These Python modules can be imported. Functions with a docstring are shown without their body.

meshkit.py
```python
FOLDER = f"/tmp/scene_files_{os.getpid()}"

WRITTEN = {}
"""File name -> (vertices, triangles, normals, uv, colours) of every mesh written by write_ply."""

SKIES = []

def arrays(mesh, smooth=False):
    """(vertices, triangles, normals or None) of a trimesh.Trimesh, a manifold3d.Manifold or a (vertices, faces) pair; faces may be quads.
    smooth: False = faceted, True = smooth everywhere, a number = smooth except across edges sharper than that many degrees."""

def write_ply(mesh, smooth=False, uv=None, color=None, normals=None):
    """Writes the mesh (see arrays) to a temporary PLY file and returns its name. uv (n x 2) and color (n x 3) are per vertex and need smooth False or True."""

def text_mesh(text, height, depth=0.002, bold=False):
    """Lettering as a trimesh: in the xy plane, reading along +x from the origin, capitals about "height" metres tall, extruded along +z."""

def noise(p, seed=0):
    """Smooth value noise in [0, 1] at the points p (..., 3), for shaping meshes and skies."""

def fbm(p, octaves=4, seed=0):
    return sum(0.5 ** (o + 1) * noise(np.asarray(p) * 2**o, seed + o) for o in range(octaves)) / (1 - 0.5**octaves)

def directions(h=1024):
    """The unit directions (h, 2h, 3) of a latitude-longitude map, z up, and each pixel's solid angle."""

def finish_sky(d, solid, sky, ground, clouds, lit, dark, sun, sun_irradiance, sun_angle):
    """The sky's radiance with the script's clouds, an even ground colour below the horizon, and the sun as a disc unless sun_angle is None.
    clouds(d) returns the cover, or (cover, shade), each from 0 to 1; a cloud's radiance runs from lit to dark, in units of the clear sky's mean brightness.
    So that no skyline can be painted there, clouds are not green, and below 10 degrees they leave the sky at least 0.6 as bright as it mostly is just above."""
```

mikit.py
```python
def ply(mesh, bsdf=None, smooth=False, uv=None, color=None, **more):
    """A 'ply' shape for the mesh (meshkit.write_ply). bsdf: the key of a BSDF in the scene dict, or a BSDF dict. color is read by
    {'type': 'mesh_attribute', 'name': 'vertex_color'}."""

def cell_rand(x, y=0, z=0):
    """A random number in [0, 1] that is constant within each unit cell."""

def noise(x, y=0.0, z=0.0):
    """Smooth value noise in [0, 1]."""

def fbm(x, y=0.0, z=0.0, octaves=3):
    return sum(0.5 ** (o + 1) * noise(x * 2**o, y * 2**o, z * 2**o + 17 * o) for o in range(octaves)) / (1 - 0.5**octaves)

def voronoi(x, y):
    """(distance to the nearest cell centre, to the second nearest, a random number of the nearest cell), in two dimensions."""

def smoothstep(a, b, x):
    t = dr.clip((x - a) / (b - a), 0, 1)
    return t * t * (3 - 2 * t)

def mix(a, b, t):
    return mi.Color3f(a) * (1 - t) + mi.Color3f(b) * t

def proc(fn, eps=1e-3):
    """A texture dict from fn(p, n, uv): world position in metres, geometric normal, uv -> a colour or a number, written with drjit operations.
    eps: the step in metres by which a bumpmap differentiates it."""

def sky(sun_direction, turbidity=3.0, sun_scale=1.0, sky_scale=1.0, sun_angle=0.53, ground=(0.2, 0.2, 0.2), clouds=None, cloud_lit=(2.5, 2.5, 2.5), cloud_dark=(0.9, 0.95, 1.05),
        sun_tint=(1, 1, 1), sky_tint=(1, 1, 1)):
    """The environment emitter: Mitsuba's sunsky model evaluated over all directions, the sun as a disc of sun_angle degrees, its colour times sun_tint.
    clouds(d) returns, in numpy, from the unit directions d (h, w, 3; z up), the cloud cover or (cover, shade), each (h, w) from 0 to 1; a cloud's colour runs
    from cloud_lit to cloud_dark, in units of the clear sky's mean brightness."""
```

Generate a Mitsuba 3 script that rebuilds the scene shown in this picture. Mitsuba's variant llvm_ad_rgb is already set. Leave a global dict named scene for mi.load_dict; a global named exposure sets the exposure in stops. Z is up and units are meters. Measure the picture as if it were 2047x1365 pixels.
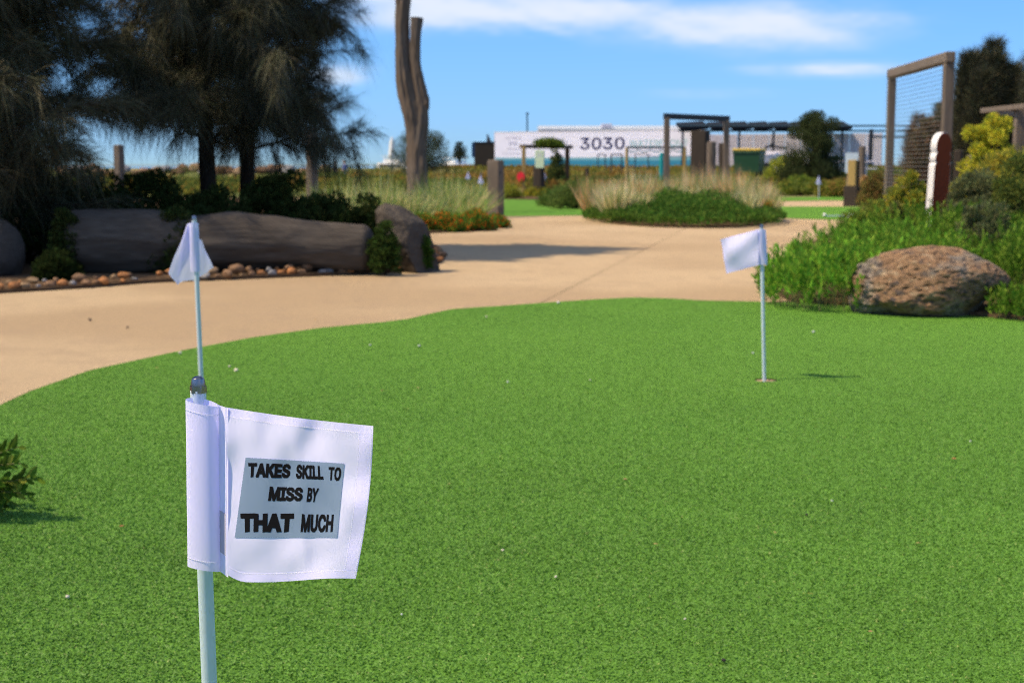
import math
import numpy as np
import drjit as dr
import mitsuba as mi
import trimesh
import manifold3d as m3
from shapely.geometry import Polygon, Point, box as sbox
from shapely.ops import unary_union
from shapely import affinity
import mikit, meshkit
from mikit import noise, fbm, voronoi, smoothstep, mix, proc

T = mi.ScalarTransform4f
scene, labels = {}, {}

# ------------------------------------------------------------------ camera, sky, exposure
F, CX, CY, HY, EYE = 2843.0, 1023.5, 682.5, 332.0, 1.01      # focal length in photo pixels, centre, horizon row, eye height
PITCH = math.atan((CY - HY) / F)
FWD = np.array([0, math.cos(PITCH), -math.sin(PITCH)])
UP = np.array([0, math.sin(PITCH), math.cos(PITCH)])
CAM = np.array([0, 0, EYE])
scene['camera'] = {'type': 'thinlens', 'fov': 2 * math.degrees(math.atan(1023.5 / F)), 'fov_axis': 'x',
                   'aperture_radius': 0.0020, 'focus_distance': 1.56, 'near_clip': 0.05, 'far_clip': 6000.0,
                   'to_world': T().look_at(origin=CAM.tolist(), target=(CAM + FWD).tolist(), up=[0, 0, 1])}
SUN = np.array([-0.70, -0.16, 1.0])


def cloud_cover(d):
    az = np.arctan2(d[..., 0], d[..., 1])
    el = np.arcsin(np.clip(d[..., 2], -1, 1))
    x, y = az * F, el * F                                    # streaks in azimuth and elevation
    warp = meshkit.fbm(np.stack([x / 260, y / 90, x * 0], -1), 4, 3)
    fine = meshkit.fbm(np.stack([x / 75 + 9, (y + 0.15 * x) / 17, x * 0], -1), 4, 8)
    tex = 0.6 * warp + 0.4 * fine
    c = np.zeros_like(x)
    for (cx, cy, rx, ry, amt) in ((0, 296, 260, 38, 1.25), (-190, 330, 160, 30, .9), (470, 268, 280, 46, 0.78), (600, 184, 170, 15, .42), (-330, 176, 70, 20, .75),
                                  (60, 350, 430, 22, .75), (-130, 335, 150, 50, .6), (380, 140, 140, 12, .25)):
        c = np.maximum(c, amt * np.exp(-((x - cx) / rx) ** 2 - ((y - cy) / ry) ** 2))
    haze = .24 * np.exp(-np.maximum(y, 0) / 190)
    wide = smooth(0.40, 0.68, meshkit.fbm(np.stack([d[..., 0] / np.maximum(d[..., 2] + .12, .05) * .8, d[..., 1] / np.maximum(d[..., 2] + .12, .05) * 1.6, x * 0], -1), 5, 5))  # unseen cloud overhead, its coverage raised to whiten the ambient light
    high = smooth(370, 700, y)
    low = .84 * smooth(.0, 1.1, c * 1.0 + 1.9 * (tex - .5) * np.clip(c * 2.2, 0, 1) - .02)
    return (low + haze * (1 - low)) * (1 - high) + wide * .7 * high


def smooth(a, b, x):
    t = np.clip((np.asarray(x, float) - a) / (b - a), 0, 1)
    return t * t * (3 - 2 * t)


scene['sky'] = mikit.sky(SUN.tolist(), turbidity=2.1, clouds=cloud_cover, cloud_lit=(2.7, 2.8, 3.0), cloud_dark=(1.2, 1.3, 1.55),
                         sky_tint=(0.46, 0.85, 1.26), sky_scale=1.1, sun_tint=(1.0, 0.96, 0.9), ground=(0.2, 0.19, 0.14))
exposure = 1.85

# ------------------------------------------------------------------ helpers


def ray(px, py):
    return FWD + (px - CX) / F * np.array([1., 0, 0]) - (py - CY) / F * UP


def at(px, py, Y):
    r = ray(px, py)
    return CAM + r * (Y / r[1])


def on_ground(px, py, z=0.0):
    r = ray(px, py)
    return CAM + r * ((z - EYE) / r[2])


def rng(seed):
    return np.random.default_rng(seed)


def free(key):
    if key not in scene and key not in labels and not any(k.startswith(key + '__') for k in scene):
        return key
    n = 1
    while True:
        k = f'{key}_{n:03d}'
        if k not in scene and k not in labels and not any(q.startswith(k + '__') for q in scene):
            return k
        n += 1


def thing(name, label, category, group=None):
    key = free(name)
    labels[key] = {'label': label, 'category': category}
    if group:
        labels[key]['group'] = group
    return key


def put(name, mesh, mat, parent=None, smooth=False, color=None, to_world=None, label=None):
    key = free(f'{parent}__{name}' if parent else name)
    more = {} if to_world is None else {'to_world': to_world}
    scene[key] = mikit.ply(mesh, mat, smooth=smooth, color=color, **more) if not isinstance(mesh, dict) else {**mesh, **more}
    if label:
        labels[key] = {'label': label}
    return key


def struct(name, mesh, mat, **k):
    key = put(name, mesh, mat, **k)
    labels[key] = {'label': name.replace('_', ' '), 'kind': 'structure'}
    return key


def stuff(key, label=None, category=None):
    labels.setdefault(key, {})
    labels[key]['kind'] = 'stuff'
    if label:
        labels[key]['label'] = label
    if category:
        labels[key]['category'] = category


def cat(ms):
    return trimesh.util.concatenate(list(ms))


def bevel_box(sx, sy, sz, r=0.01, centre=(0, 0, 0)):
    """A box with chamfered edges, its base at z = 0."""
    r = min(r, sx * .3, sy * .3, sz * .3)
    pts = []
    for a in (-1, 1):
        for b in (-1, 1):
            for c in (-1, 1):
                X, Y, Z = a * sx / 2, b * sy / 2, c * sz / 2
                pts += [(X - a * r, Y - b * r, Z), (X - a * r, Y, Z - c * r), (X, Y - b * r, Z - c * r)]
    m = trimesh.convex.convex_hull(np.array(pts))
    m.apply_translation(np.array(centre) + [0, 0, sz / 2])
    return m


def beam(a, b, w, h=None, r=0.008):
    """A chamfered bar of section w x h from a to b."""
    a, b = np.asarray(a, float), np.asarray(b, float)
    L = np.linalg.norm(b - a)
    m = bevel_box(w, h or w, L, r)
    z = (b - a) / L
    x = np.cross([0, 1, 0] if abs(z[1]) < .9 else [1, 0, 0], z)
    x /= np.linalg.norm(x)
    M = np.eye(4)
    M[:3, 0], M[:3, 1], M[:3, 2], M[:3, 3] = x, np.cross(z, x), z, a
    m.apply_transform(M)
    return m


def tube(pts, rad, n=12, rough=0.0, seed=0, freq=3.0, cap=True, flute=0.0):
    """A tapered tube along a polyline, roughened by noise, with domed ends."""
    p = np.asarray(pts, float)
    rad = np.broadcast_to(np.asarray(rad, float), (len(p),)).copy()
    t = np.gradient(p, axis=0)
    t /= np.linalg.norm(t, axis=1, keepdims=True)
    ref = np.array([0, 1., 0]) if abs(t[:, 1]).mean() < .8 else np.array([0, 0, 1.])
    a = np.cross(t, ref)
    a /= np.linalg.norm(a, axis=1, keepdims=True)
    b = np.cross(t, a)
    ang = np.arange(n) * 2 * np.pi / n
    ring = np.cos(ang)[None, :, None] * a[:, None] + np.sin(ang)[None, :, None] * b[:, None]
    v = p[:, None] + rad[:, None, None] * ring
    if rough:
        q = v.reshape(-1, 3)
        d = (meshkit.fbm(q * freq, 4, seed) - .5) * 2 * rough
        if flute:
            d = d + flute * (meshkit.noise(np.stack([np.tile(np.cos(ang) * 4, len(p)), np.tile(np.sin(ang) * 4, len(p)), np.repeat(np.arange(len(p)) * .08, n)], -1), seed + 5) - .5)
        v = v + (rad[:, None] * d.reshape(len(p), n))[..., None] * ring
    m = len(p)
    i, j = np.meshgrid(np.arange(m - 1), np.arange(n), indexing='ij')
    q = np.stack([i * n + j, i * n + (j + 1) % n, (i + 1) * n + (j + 1) % n, (i + 1) * n + j], -1).reshape(-1, 4)
    f = np.vstack([q[:, [0, 1, 2]], q[:, [0, 2, 3]]])
    v = v.reshape(-1, 3)
    if cap:
        c0, c1 = p[0] - t[0] * rad[0] * .15, p[-1] + t[-1] * rad[-1] * .15
        k = len(v)
        v = np.vstack([v, c0, c1])
        r = np.arange(n)
        f = np.vstack([f, np.stack([(r + 1) % n, r, r * 0 + k], 1), np.stack([(m - 1) * n + r, (m - 1) * n + (r + 1) % n, r * 0 + k + 1], 1)])
    mm = trimesh.Trimesh(v, f, process=False)
    if mm.volume < 0:
        mm.invert()
    return mm


def spline(pts, n):
    p = np.asarray(pts, float)
    from scipy.interpolate import CubicSpline
    s = np.r_[0, np.cumsum(np.linalg.norm(np.diff(p, axis=0), axis=1))]
    return CubicSpline(s, p)(np.linspace(0, s[-1], n))


def lathe(profile, n=24):
    m = trimesh.creation.revolve(np.asarray(profile, float), sections=n)
    return m


def rock(rx, ry, rz, seed, sub=3, amp=.28, freq=1.6, facets=0, fine=0.0):
    m = trimesh.creation.icosphere(subdivisions=sub)
    v = np.array(m.vertices)
    d = 1 + amp * (meshkit.fbm(v * freq + seed * 3.7, 3, seed) - .5) * 2
    r = rng(seed)
    for _ in range(facets):                                   # split faces
        n = r.normal(size=3)
        n /= np.linalg.norm(n)
        lim = r.uniform(.62, .85)
        k = v @ n * d
        d = np.where(k > lim, d * lim / np.maximum(k, 1e-6), d)
    if fine:
        d = d + fine * (meshkit.fbm(v * 9 + seed, 4, seed + 9) - .5)
    m.vertices = v * d[:, None] * [rx, ry, rz]
    return m


def unit(v):
    return v / np.maximum(np.linalg.norm(v, axis=-1, keepdims=True), 1e-9)


def leaves(pos, dirs, length, width, seed, shape=(.55, 1.0)):
    """Diamond-shaped leaves of two triangles: base, two sides, tip. Returns (vertices, faces), 4 vertices a leaf."""
    r = rng(seed)
    n = len(pos)
    d = unit(dirs)
    side = unit(np.cross(d, unit(r.normal(size=(n, 3)))))
    L, W = np.broadcast_to(length, (n,))[:, None], np.broadcast_to(width, (n,))[:, None]
    mid = pos + d * L * shape[0]
    nrm = np.cross(d, side)
    v = np.stack([pos, mid + side * W / 2 + nrm * W * .12, pos + d * L * shape[1], mid - side * W / 2 + nrm * W * .12], 1).reshape(-1, 3)
    k = np.arange(n)[:, None] * 4
    f = np.concatenate([k + [0, 1, 2], k + [0, 2, 3]], 1).reshape(-1, 3)
    return v, f


def strands(pos, dirs, length, width, droop, seed, segs=2):
    """Thin ribbons (needles, grass blades) that bend down; 2*segs+1 vertices each."""
    r = rng(seed)
    n = len(pos)
    d = unit(dirs)
    side = unit(np.cross(d, unit(r.normal(size=(n, 3)))))
    L, W, Dp = (np.broadcast_to(x, (n,))[:, None] for x in (length, width, droop))
    rows = []
    for k in range(segs + 1):
        t = k / segs
        c = pos + d * L * t + np.array([0, 0, -1.]) * Dp * L * t * t
        if k < segs:
            w = W * .5 * (1 - .35 * t)
            rows += [c - side * w, c + side * w]
        else:
            rows += [c]
    v = np.stack(rows, 1)
    m = v.shape[1]
    f = []
    for k in range(segs - 1):
        f += [[2 * k, 2 * k + 1, 2 * k + 3], [2 * k, 2 * k + 3, 2 * k + 2]]
    f += [[2 * segs - 2, 2 * segs - 1, 2 * segs]]
    f = (np.arange(n)[:, None, None] * m + np.array(f)[None]).reshape(-1, 3)
    return v.reshape(-1, 3), f, m


def tints(n, per, base, seed, var=.25, alt=None, alt_share=0.0):
    """One colour for each leaf, repeated for its vertices."""
    r = rng(seed)
    base = np.asarray(base, float)
    c = base[None] * (1 + var * r.uniform(-1, 1, (n, 1))) * (1 + var * .35 * r.uniform(-1, 1, (n, 3)))
    if alt is not None:
        pick = r.random(n) < alt_share
        c[pick] = np.asarray(alt)[None] * (1 + var * r.uniform(-1, 1, (pick.sum(), 1)))
    return np.repeat(np.clip(c, 0, 1), per, axis=0)


def poly_px(pts, z=0.0):
    return Polygon([on_ground(x, y, z)[:2] for x, y in pts])


def rounded(poly, r):
    return poly.buffer(-r).buffer(2 * r).buffer(-r)


def sheet(poly, z, cell=None):
    """A flat sheet; with cell, cut into a grid so that it can follow the land."""
    geoms = getattr(poly, 'geoms', [poly])
    ms = []
    for g in geoms:
        v, f = trimesh.creation.triangulate_polygon(g, engine='earcut')
        ms.append(trimesh.Trimesh(np.c_[v, np.full(len(v), z)], f, process=False))
    m = cat(ms)
    if m.face_normals[:, 2].mean() < 0:
        m.invert()
    return m


def scatter(poly, n, seed):
    r = rng(seed)
    x0, y0, x1, y1 = poly.bounds
    out = np.zeros((0, 2))
    import shapely
    while len(out) < n:
        p = np.c_[r.uniform(x0, x1, 2 * n), r.uniform(y0, y1, 2 * n)]
        out = np.vstack([out, p[shapely.contains_xy(poly, p[:, 0], p[:, 1])]])
    return out[:n]


def turn(key, deg, c, stretch=False):
    """Turns a thing that was built facing south about the upright axis through c."""
    c = [float(c[0]), float(c[1]), 0.0]
    k_ = 1 / math.cos(math.radians(deg)) if stretch else 1.0
    m_ = T().translate(c).rotate([0, 0, 1], deg).scale([k_, 1, 1]).translate([-x for x in c])
    for k in scene:
        if k.startswith(key + '__'):
            scene[k]['to_world'] = m_


def land(x, y):
    """Height of the land: flat as far as the greens, then a low rise that falls to the sea."""
    x, y = np.asarray(x, float), np.asarray(y, float)
    left = smooth(-3, -14, x)
    rise = .86 * smooth(52, 84, y) * (1 - left) + left * (-.35 * smooth(50, 70, y) + 1.2 * smooth(92, 112, y))
    return rise - 2.6 * smooth(118, 160, y)


# ------------------------------------------------------------------ materials
def mat(key, d, two=True):
    scene[key] = {'type': 'twosided', 'b': d} if two else d
    return key


def pr(color, rough=.7, spec=.4, metal=0.0, **k):
    c = color if isinstance(color, dict) else {'type': 'rgb', 'value': list(color)}
    return {'type': 'principled', 'base_color': c, 'roughness': rough, 'specular': spec, 'metallic': metal, **k}


def bump(inner, fn, scale, eps=1e-3):
    return {'type': 'bumpmap', 'arbitrary': proc(fn, eps), 'scale': scale, 'bsdf': inner}


VC = {'type': 'mesh_attribute', 'name': 'vertex_color'}
mat('leaf_matt', {'type': 'principledthin', 'base_color': VC, 'roughness': .55, 'diff_trans': .7, 'eta': 1.4}, False)
mat('needle', pr(VC, .6, .25))
mat('turf_fibre', pr(VC, .55, .3))


def c_soil(p, n, uv):
    a = fbm(p.x * 9, p.y * 9, p.z * 9, 4)
    b = noise(p.x * 55, p.y * 55, p.z * 55)
    return mix(mix((.05, .033, .02), (.13, .085, .05), a), (.2, .14, .09), smoothstep(.75, .95, b) * .6)


def h_soil(p, n, uv):
    return fbm(p.x * 25, p.y * 25, p.z * 25, 4)


def c_path(p, n, uv):
    a = fbm(p.x * .55, p.y * .55, 0, 4)
    b = fbm(p.x * 6 + 3, p.y * 6, 0, 3)
    g = noise(p.x * 170, p.y * 170, 0)
    c = mix((.285, .208, .122), (.35, .265, .160), smoothstep(.25, .75, a))
    c = mix(c, (.26, .19, .12), smoothstep(.5, .8, b) * .45)
    return c * (.86 + .28 * g)


def h_path(p, n, uv):
    return noise(p.x * 240, p.y * 240, 0) + .5 * noise(p.x * 90, p.y * 90, 0)


def c_turf(p, n, uv):
    a = fbm(p.x * 1.1, p.y * 1.1, 0, 4)
    g = noise(p.x * 190, p.y * 190, 0) * .6 + noise(p.x * 75, p.y * 75, 3) * .4
    return mix((.073, .175, .021), (.088, .20, .024), a) * (.75 + .5 * g)


def h_turf(p, n, uv):
    return noise(p.x * 160, p.y * 160, 0) + .6 * noise(p.x * 70, p.y * 70, 2)


def c_land(p, n, uv):
    a = fbm(p.x * .35, p.y * .12, 0, 4)
    b = fbm(p.x * 2.2, p.y * 1.1, 0, 3)
    return mix(mix((.09, .105, .03), (.20, .155, .065), smoothstep(.4, .75, a)), (.06, .08, .025), smoothstep(.45, .75, b))


def c_boulder(p, n, uv):
    a = fbm(p.x * 5, p.y * 5, p.z * 5, 4)
    b = fbm(p.x * 24, p.y * 24, p.z * 24, 4)
    s = noise(p.x * 90, p.y * 90, p.z * 90)
    c = mix((.22, .135, .075), (.17, .15, .125), smoothstep(.45, .65, a))
    c = mix(c, (.33, .25, .155), smoothstep(.55, .78, b) * .8)
    c = mix(c, (.07, .06, .055), smoothstep(.45, .28, b) * .9)
    return c * (.44 + .8 * s)


def h_boulder(p, n, uv):
    b = fbm(p.x * 30, p.y * 30, p.z * 30, 4)
    return b + .6 * smoothstep(.35, .5, fbm(p.x * 14 + 5, p.y * 14, p.z * 14, 3))


def c_log(p, n, uv):
    g = fbm(p.x * 9, p.y * 60, p.z * 60, 4)
    a = fbm(p.x * 1.5 + 4, p.y * 4, p.z * 4, 3)
    return mix(mix((.055, .047, .04), (.095, .082, .068), smoothstep(.2, .8, g)), (.042, .034, .027), smoothstep(.5, .75, a) * .6)


def h_log(p, n, uv):
    return fbm(p.x * 3, p.y * 38, p.z * 38, 4)


def c_timber(p, n, uv):
    g = fbm(p.x * 30, p.y * 30, p.z * 1.6, 4)
    return mix((.085, .066, .05), (.21, .172, .135), g)


def h_timber(p, n, uv):
    return fbm(p.x * 40, p.y * 40, p.z * 2, 4)


def c_bark(p, n, uv):
    g = fbm(p.x * 16, p.y * 16, p.z * 2.4, 4)
    k = fbm(p.x * 3, p.y * 3, p.z * 1.2 + 3, 3)
    return mix(mix((.06, .048, .038), (.20, .155, .115), g), (.12, .11, .10), smoothstep(.5, .7, k) * .5)


def h_bark(p, n, uv):
    return fbm(p.x * 24, p.y * 24, p.z * 3, 4)


def h_weave(p, n, uv):
    return dr.sin(p.x * 5200) * .5 + dr.sin(p.z * 5200) * .5


mat('soil', bump(pr(proc(c_soil), .95, .1), h_soil, .03))
mat('path_concrete', bump(pr(proc(c_path), .85, .2), h_path, .0012))
mat('turf', bump(pr(proc(c_turf), .85, .15), h_turf, .004))
mat('land', pr(proc(c_land), .95, .1))
mat('boulder_stone', bump(pr(proc(c_boulder), .9, .2), h_boulder, .012))
mat('log_wood', bump(pr(proc(c_log), .85, .2), h_log, .01))
mat('timber', bump(pr(proc(c_timber), .8, .25), h_timber, .006))
mat('bark', bump(pr(proc(c_bark), .9, .15), h_bark, .02))
mat('dark_bark', pr((.035, .028, .022), .9, .1))
mat('stem_green', pr((.13, .14, .045), .7, .3))
for k, c in {'stone_orange': (.32, .14, .05), 'stone_brown': (.17, .10, .055), 'stone_grey': (.2, .2, .205), 'stone_tan': (.25, .165, .09)}.items():
    def fn(p, n, uv, c=c):
        a = fbm(p.x * 22, p.y * 22, p.z * 22, 3)
        return mi.Color3f(c) * (.55 + .9 * a)
    mat(k, pr(proc(fn), .75, .3))
mat('flag_cloth', {'type': 'principledthin', 'base_color': {'type': 'rgb', 'value': [.75, .74, 1.0]}, 'roughness': .75, 'diff_trans': .5, 'eta': 1.3}, False)
mat('flag_hem', {'type': 'principledthin', 'base_color': {'type': 'rgb', 'value': [.75, .74, 1.0]}, 'roughness': .75, 'diff_trans': .4, 'eta': 1.3}, False)
mat('flag_panel', {'type': 'principledthin', 'base_color': {'type': 'rgb', 'value': [.25, .34, .48]}, 'roughness': .7, 'diff_trans': .5, 'eta': 1.3}, False)
mat('ink', pr((.008, .008, .01), .8, .05))
mat('stitch', pr((.7, .7, .78), .8, .2))
mat('velcro', pr((.42, .41, .52), .9, .1))
mat('pole_white', pr((.50, .60, .66), .28, .5, clearcoat=.4, clearcoat_gloss=.85))
mat('chrome', {'type': 'roughconductor', 'material': 'Cr', 'alpha': .12, 'specular_reflectance': {'type': 'rgb', 'value': [.42, .42, .44]}})
mat('cup_white', pr((.75, .75, .75), .4, .5))
mat('cup_dark', pr((.02, .02, .02), .8, .2))
mat('white_paint', pr((.78, .78, .76), .45, .4))
mat('brown_paint', pr((.17, .042, .018), .85, .05))
mat('steel_cable', pr((.16, .14, .12), .6, .3, .3))
mat('board_white', pr((.76, .76, .90), .7, .3))
mat('board_navy', pr((.010, .013, .085), .9, .05))
mat('board_faint', pr((.30, .30, .46), .6, .3))
mat('board_teal', pr((.17, .42, .44), .6, .3))
mat('board_sea', pr((.03, .22, .36), .6, .3))
mat('board_sea_pale', pr((.16, .38, .47), .6, .3))
mat('board_hill', pr((.20, .27, .38), .6, .3))
mat('fence_grey', pr((.60, .58, .64), .55, .4))
mat('black_metal', pr((.018, .02, .026), .45, .5))
mat('panel_dark', pr((.012, .014, .02), .85, .08))
mat('pipe_teal', pr((.02, .055, .075), .4, .5))
mat('dark_wood', pr((.045, .036, .028), .85, .2))
mat('yellow_wood', pr((.36, .25, .085), .7, .3))
mat('roof_pale', pr((.34, .38, .42), .6, .3))
mat('dark_stone', bump(pr(proc(c_log), .9, .1), h_boulder, .01))
mat('skip_green', pr((.012, .062, .024), .45, .5))
mat('skip_yellow', pr((.62, .44, .06), .5, .4))
mat('sign_green', pr((.38, .50, .36), .5, .4))
mat('sign_blue', pr((.36, .47, .56), .5, .4))
mat('sign_red', pr((.48, .008, .018), .45, .4))
mat('blue_paint', pr((.01, .06, .17), .5, .4))
mat('teal_paint', pr((.01, .27, .28), .5, .4))
mat('skin', pr((.42, .26, .19), .6, .3))
mat('hair', pr((.012, .010, .009), .6, .3))
mat('black_cloth', pr((.014, .014, .018), .9, .1))
mat('blue_cloth', pr((.17, .20, .38), .9, .1))
mat('denim', pr((.05, .06, .1), .9, .1))
mat('car_white', pr((.62, .63, .66), .3, .5, clearcoat=.8))
mat('glass_dark', pr((.02, .025, .03), .08, .6))
mat('rubber', pr((.02, .02, .02), .8, .2))
mat('dry_leaf', pr((.30, .19, .09), .8, .2))
mat('pale_chip', pr((.62, .56, .46), .8, .2))
mat('dark_chip', pr((.03, .028, .025), .8, .2))
mat('white_chip', pr((.55, .55, .55), .5, .4))
mat('rust_chip', pr((.3, .11, .05), .8, .2))


def h_sea(p, n, uv):
    return fbm(p.x * .7, p.y * .35, 0, 4)


mat('sea', bump(pr((.035, .10, .15), .12, .5), h_sea, .15, .05))

# ------------------------------------------------------------------ the setting
gx = np.unique(np.r_[np.linspace(-700, -60, 12), np.linspace(-60, 60, 61), np.linspace(60, 700, 12)])
gy = np.unique(np.r_[np.linspace(-30, 44, 20), np.linspace(44, 170, 85), np.linspace(170, 220, 4)])
X, Y = np.meshgrid(gx, gy, indexing='ij')
Z = land(X, Y) - .012 + np.where(Y > 46, .10 * (meshkit.fbm(np.stack([X * .3, Y * .3, X * 0], -1), 3, 2) - .5), 0)
nx, ny = X.shape
i, j = np.meshgrid(np.arange(nx - 1), np.arange(ny - 1), indexing='ij')
quad = np.stack([i * ny + j, (i + 1) * ny + j, (i + 1) * ny + j + 1, i * ny + j + 1], -1).reshape(-1, 4)
struct('ground', (np.stack([X, Y, Z], -1).reshape(-1, 3), quad), 'land', smooth=True)
struct('sea', (np.array([[-6000, 140, -1.2], [6000, 140, -1.2], [6000, 5000, -1.2], [-6000, 5000, -1.2]]), np.array([[0, 1, 2, 3]])), 'sea')

LEFT_EDGE = [(-420, 612), (-200, 600), (0, 587), (180, 576), (300, 566), (500, 558), (700, 550), (800, 545), (850, 537), (882, 526), (890, 517), (878, 507), (862, 492), (852, 474)]
left_bed = poly_px(LEFT_EDGE + [(858, 467), (900, 465), (960, 461), (1005, 456), (1018, 447), (1012, 434), (975, 428), (900, 424), (840, 412), (700, 400), (0, 400), (-420, 430)])
left_bed = rounded(left_bed, .12)
mound_bed = affinity.scale(Point(0, 0).buffer(1, 48), 1, 1)
m0, m1 = on_ground(1170, 440), on_ground(1550, 440)
mc = np.array([at(1362, 440, 26.6)[0], 26.6])
mound_bed = affinity.translate(affinity.scale(mound_bed, 1.52, 3.15), mc[0] - .02, mc[1])
right_bed = rounded(poly_px([(1592, 607), (1556, 592), (1538, 572), (1536, 548), (1570, 515), (1640, 478), (1700, 450), (1722, 434), (1724, 414), (1700, 404), (1720, 396), (2300, 396), (2400, 700), (2150, 655), (2047, 643), (1900, 629), (1800, 622), (1700, 613)]), .1)
corner_bed = Polygon([(-2.9, 2.7), (-1.72, 3.1), (-1.60, 3.7), (-1.64, 4.2), (-1.9, 4.6), (-2.9, 4.8)])
back_bed = poly_px([(1010, 399), (1130, 401), (1172, 414), (1240, 408), (1540, 396), (1545, 389), (1690, 389), (1690, 381), (1000, 381)])

GREEN = [(-520, 1010), (-250, 905), (-100, 850), (0, 812), (60, 784), (180, 742), (360, 703), (500, 677), (640, 657), (760, 646), (815, 639), (862, 628), (905, 619), (1000, 613), (1110, 605), (1200, 599), (1270, 596), (1340, 598), (1400, 602), (1500, 604), (1590, 606), (1700, 607), (1800, 611), (1900, 615), (2047, 622), (2300, 640)]
g = [tuple(on_ground(x, y)[:2]) for x, y in GREEN]
main_green = rounded(Polygon(g + [(4.6, 4.0), (4.0, -2.5), (-3.4, -2.5), (-3.0, 2.6)]), .15)
cup_at = on_ground(1531, 762)
cup_hole = Point(cup_at[0], cup_at[1]).buffer(.054, 24)
left_cup_at = np.array([at(404, 700, 5.0)[0], 5.0])
near_cup_at = np.array([at(420, 1365, 1.53)[0] + .005, 1.53])
for c in (left_cup_at, near_cup_at):
    cup_hole = cup_hole.union(Point(*c).buffer(.054, 24))
far_green = rounded(poly_px([(880, 412), (1012, 433), (1100, 432), (1172, 431), (1172, 414), (1140, 404), (1060, 399), (960, 399), (900, 402)]), .15)
right_far_green = rounded(poly_px([(1540, 413), (1740, 414), (1745, 439), (1700, 441), (1600, 438), (1540, 435)]), .15)
distant_green = poly_px([(1530, 394), (1690, 394), (1690, 401), (1600, 402), (1530, 403)])

path = Polygon([(-14, 4.2), (9, 4.2), (14, 20), (15, 48), (-12, 48), (-16, 20)])
joint_a, joint_b = on_ground(1078, 607), on_ground(1345, 470)
e = unit((joint_b - joint_a)[:2])
nrm = np.array([-e[1], e[0]])
ja, jb = joint_a[:2] - e * .8, joint_b[:2] + e * 4
groove = Polygon([ja + nrm * .004, jb + nrm * .004, jb - nrm * .004, ja - nrm * .004])
kb = struct('path', sheet(path.difference(groove), 0.0), 'path_concrete')
put('joint', sheet(groove, -.008), 'dark_chip', kb)


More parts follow.
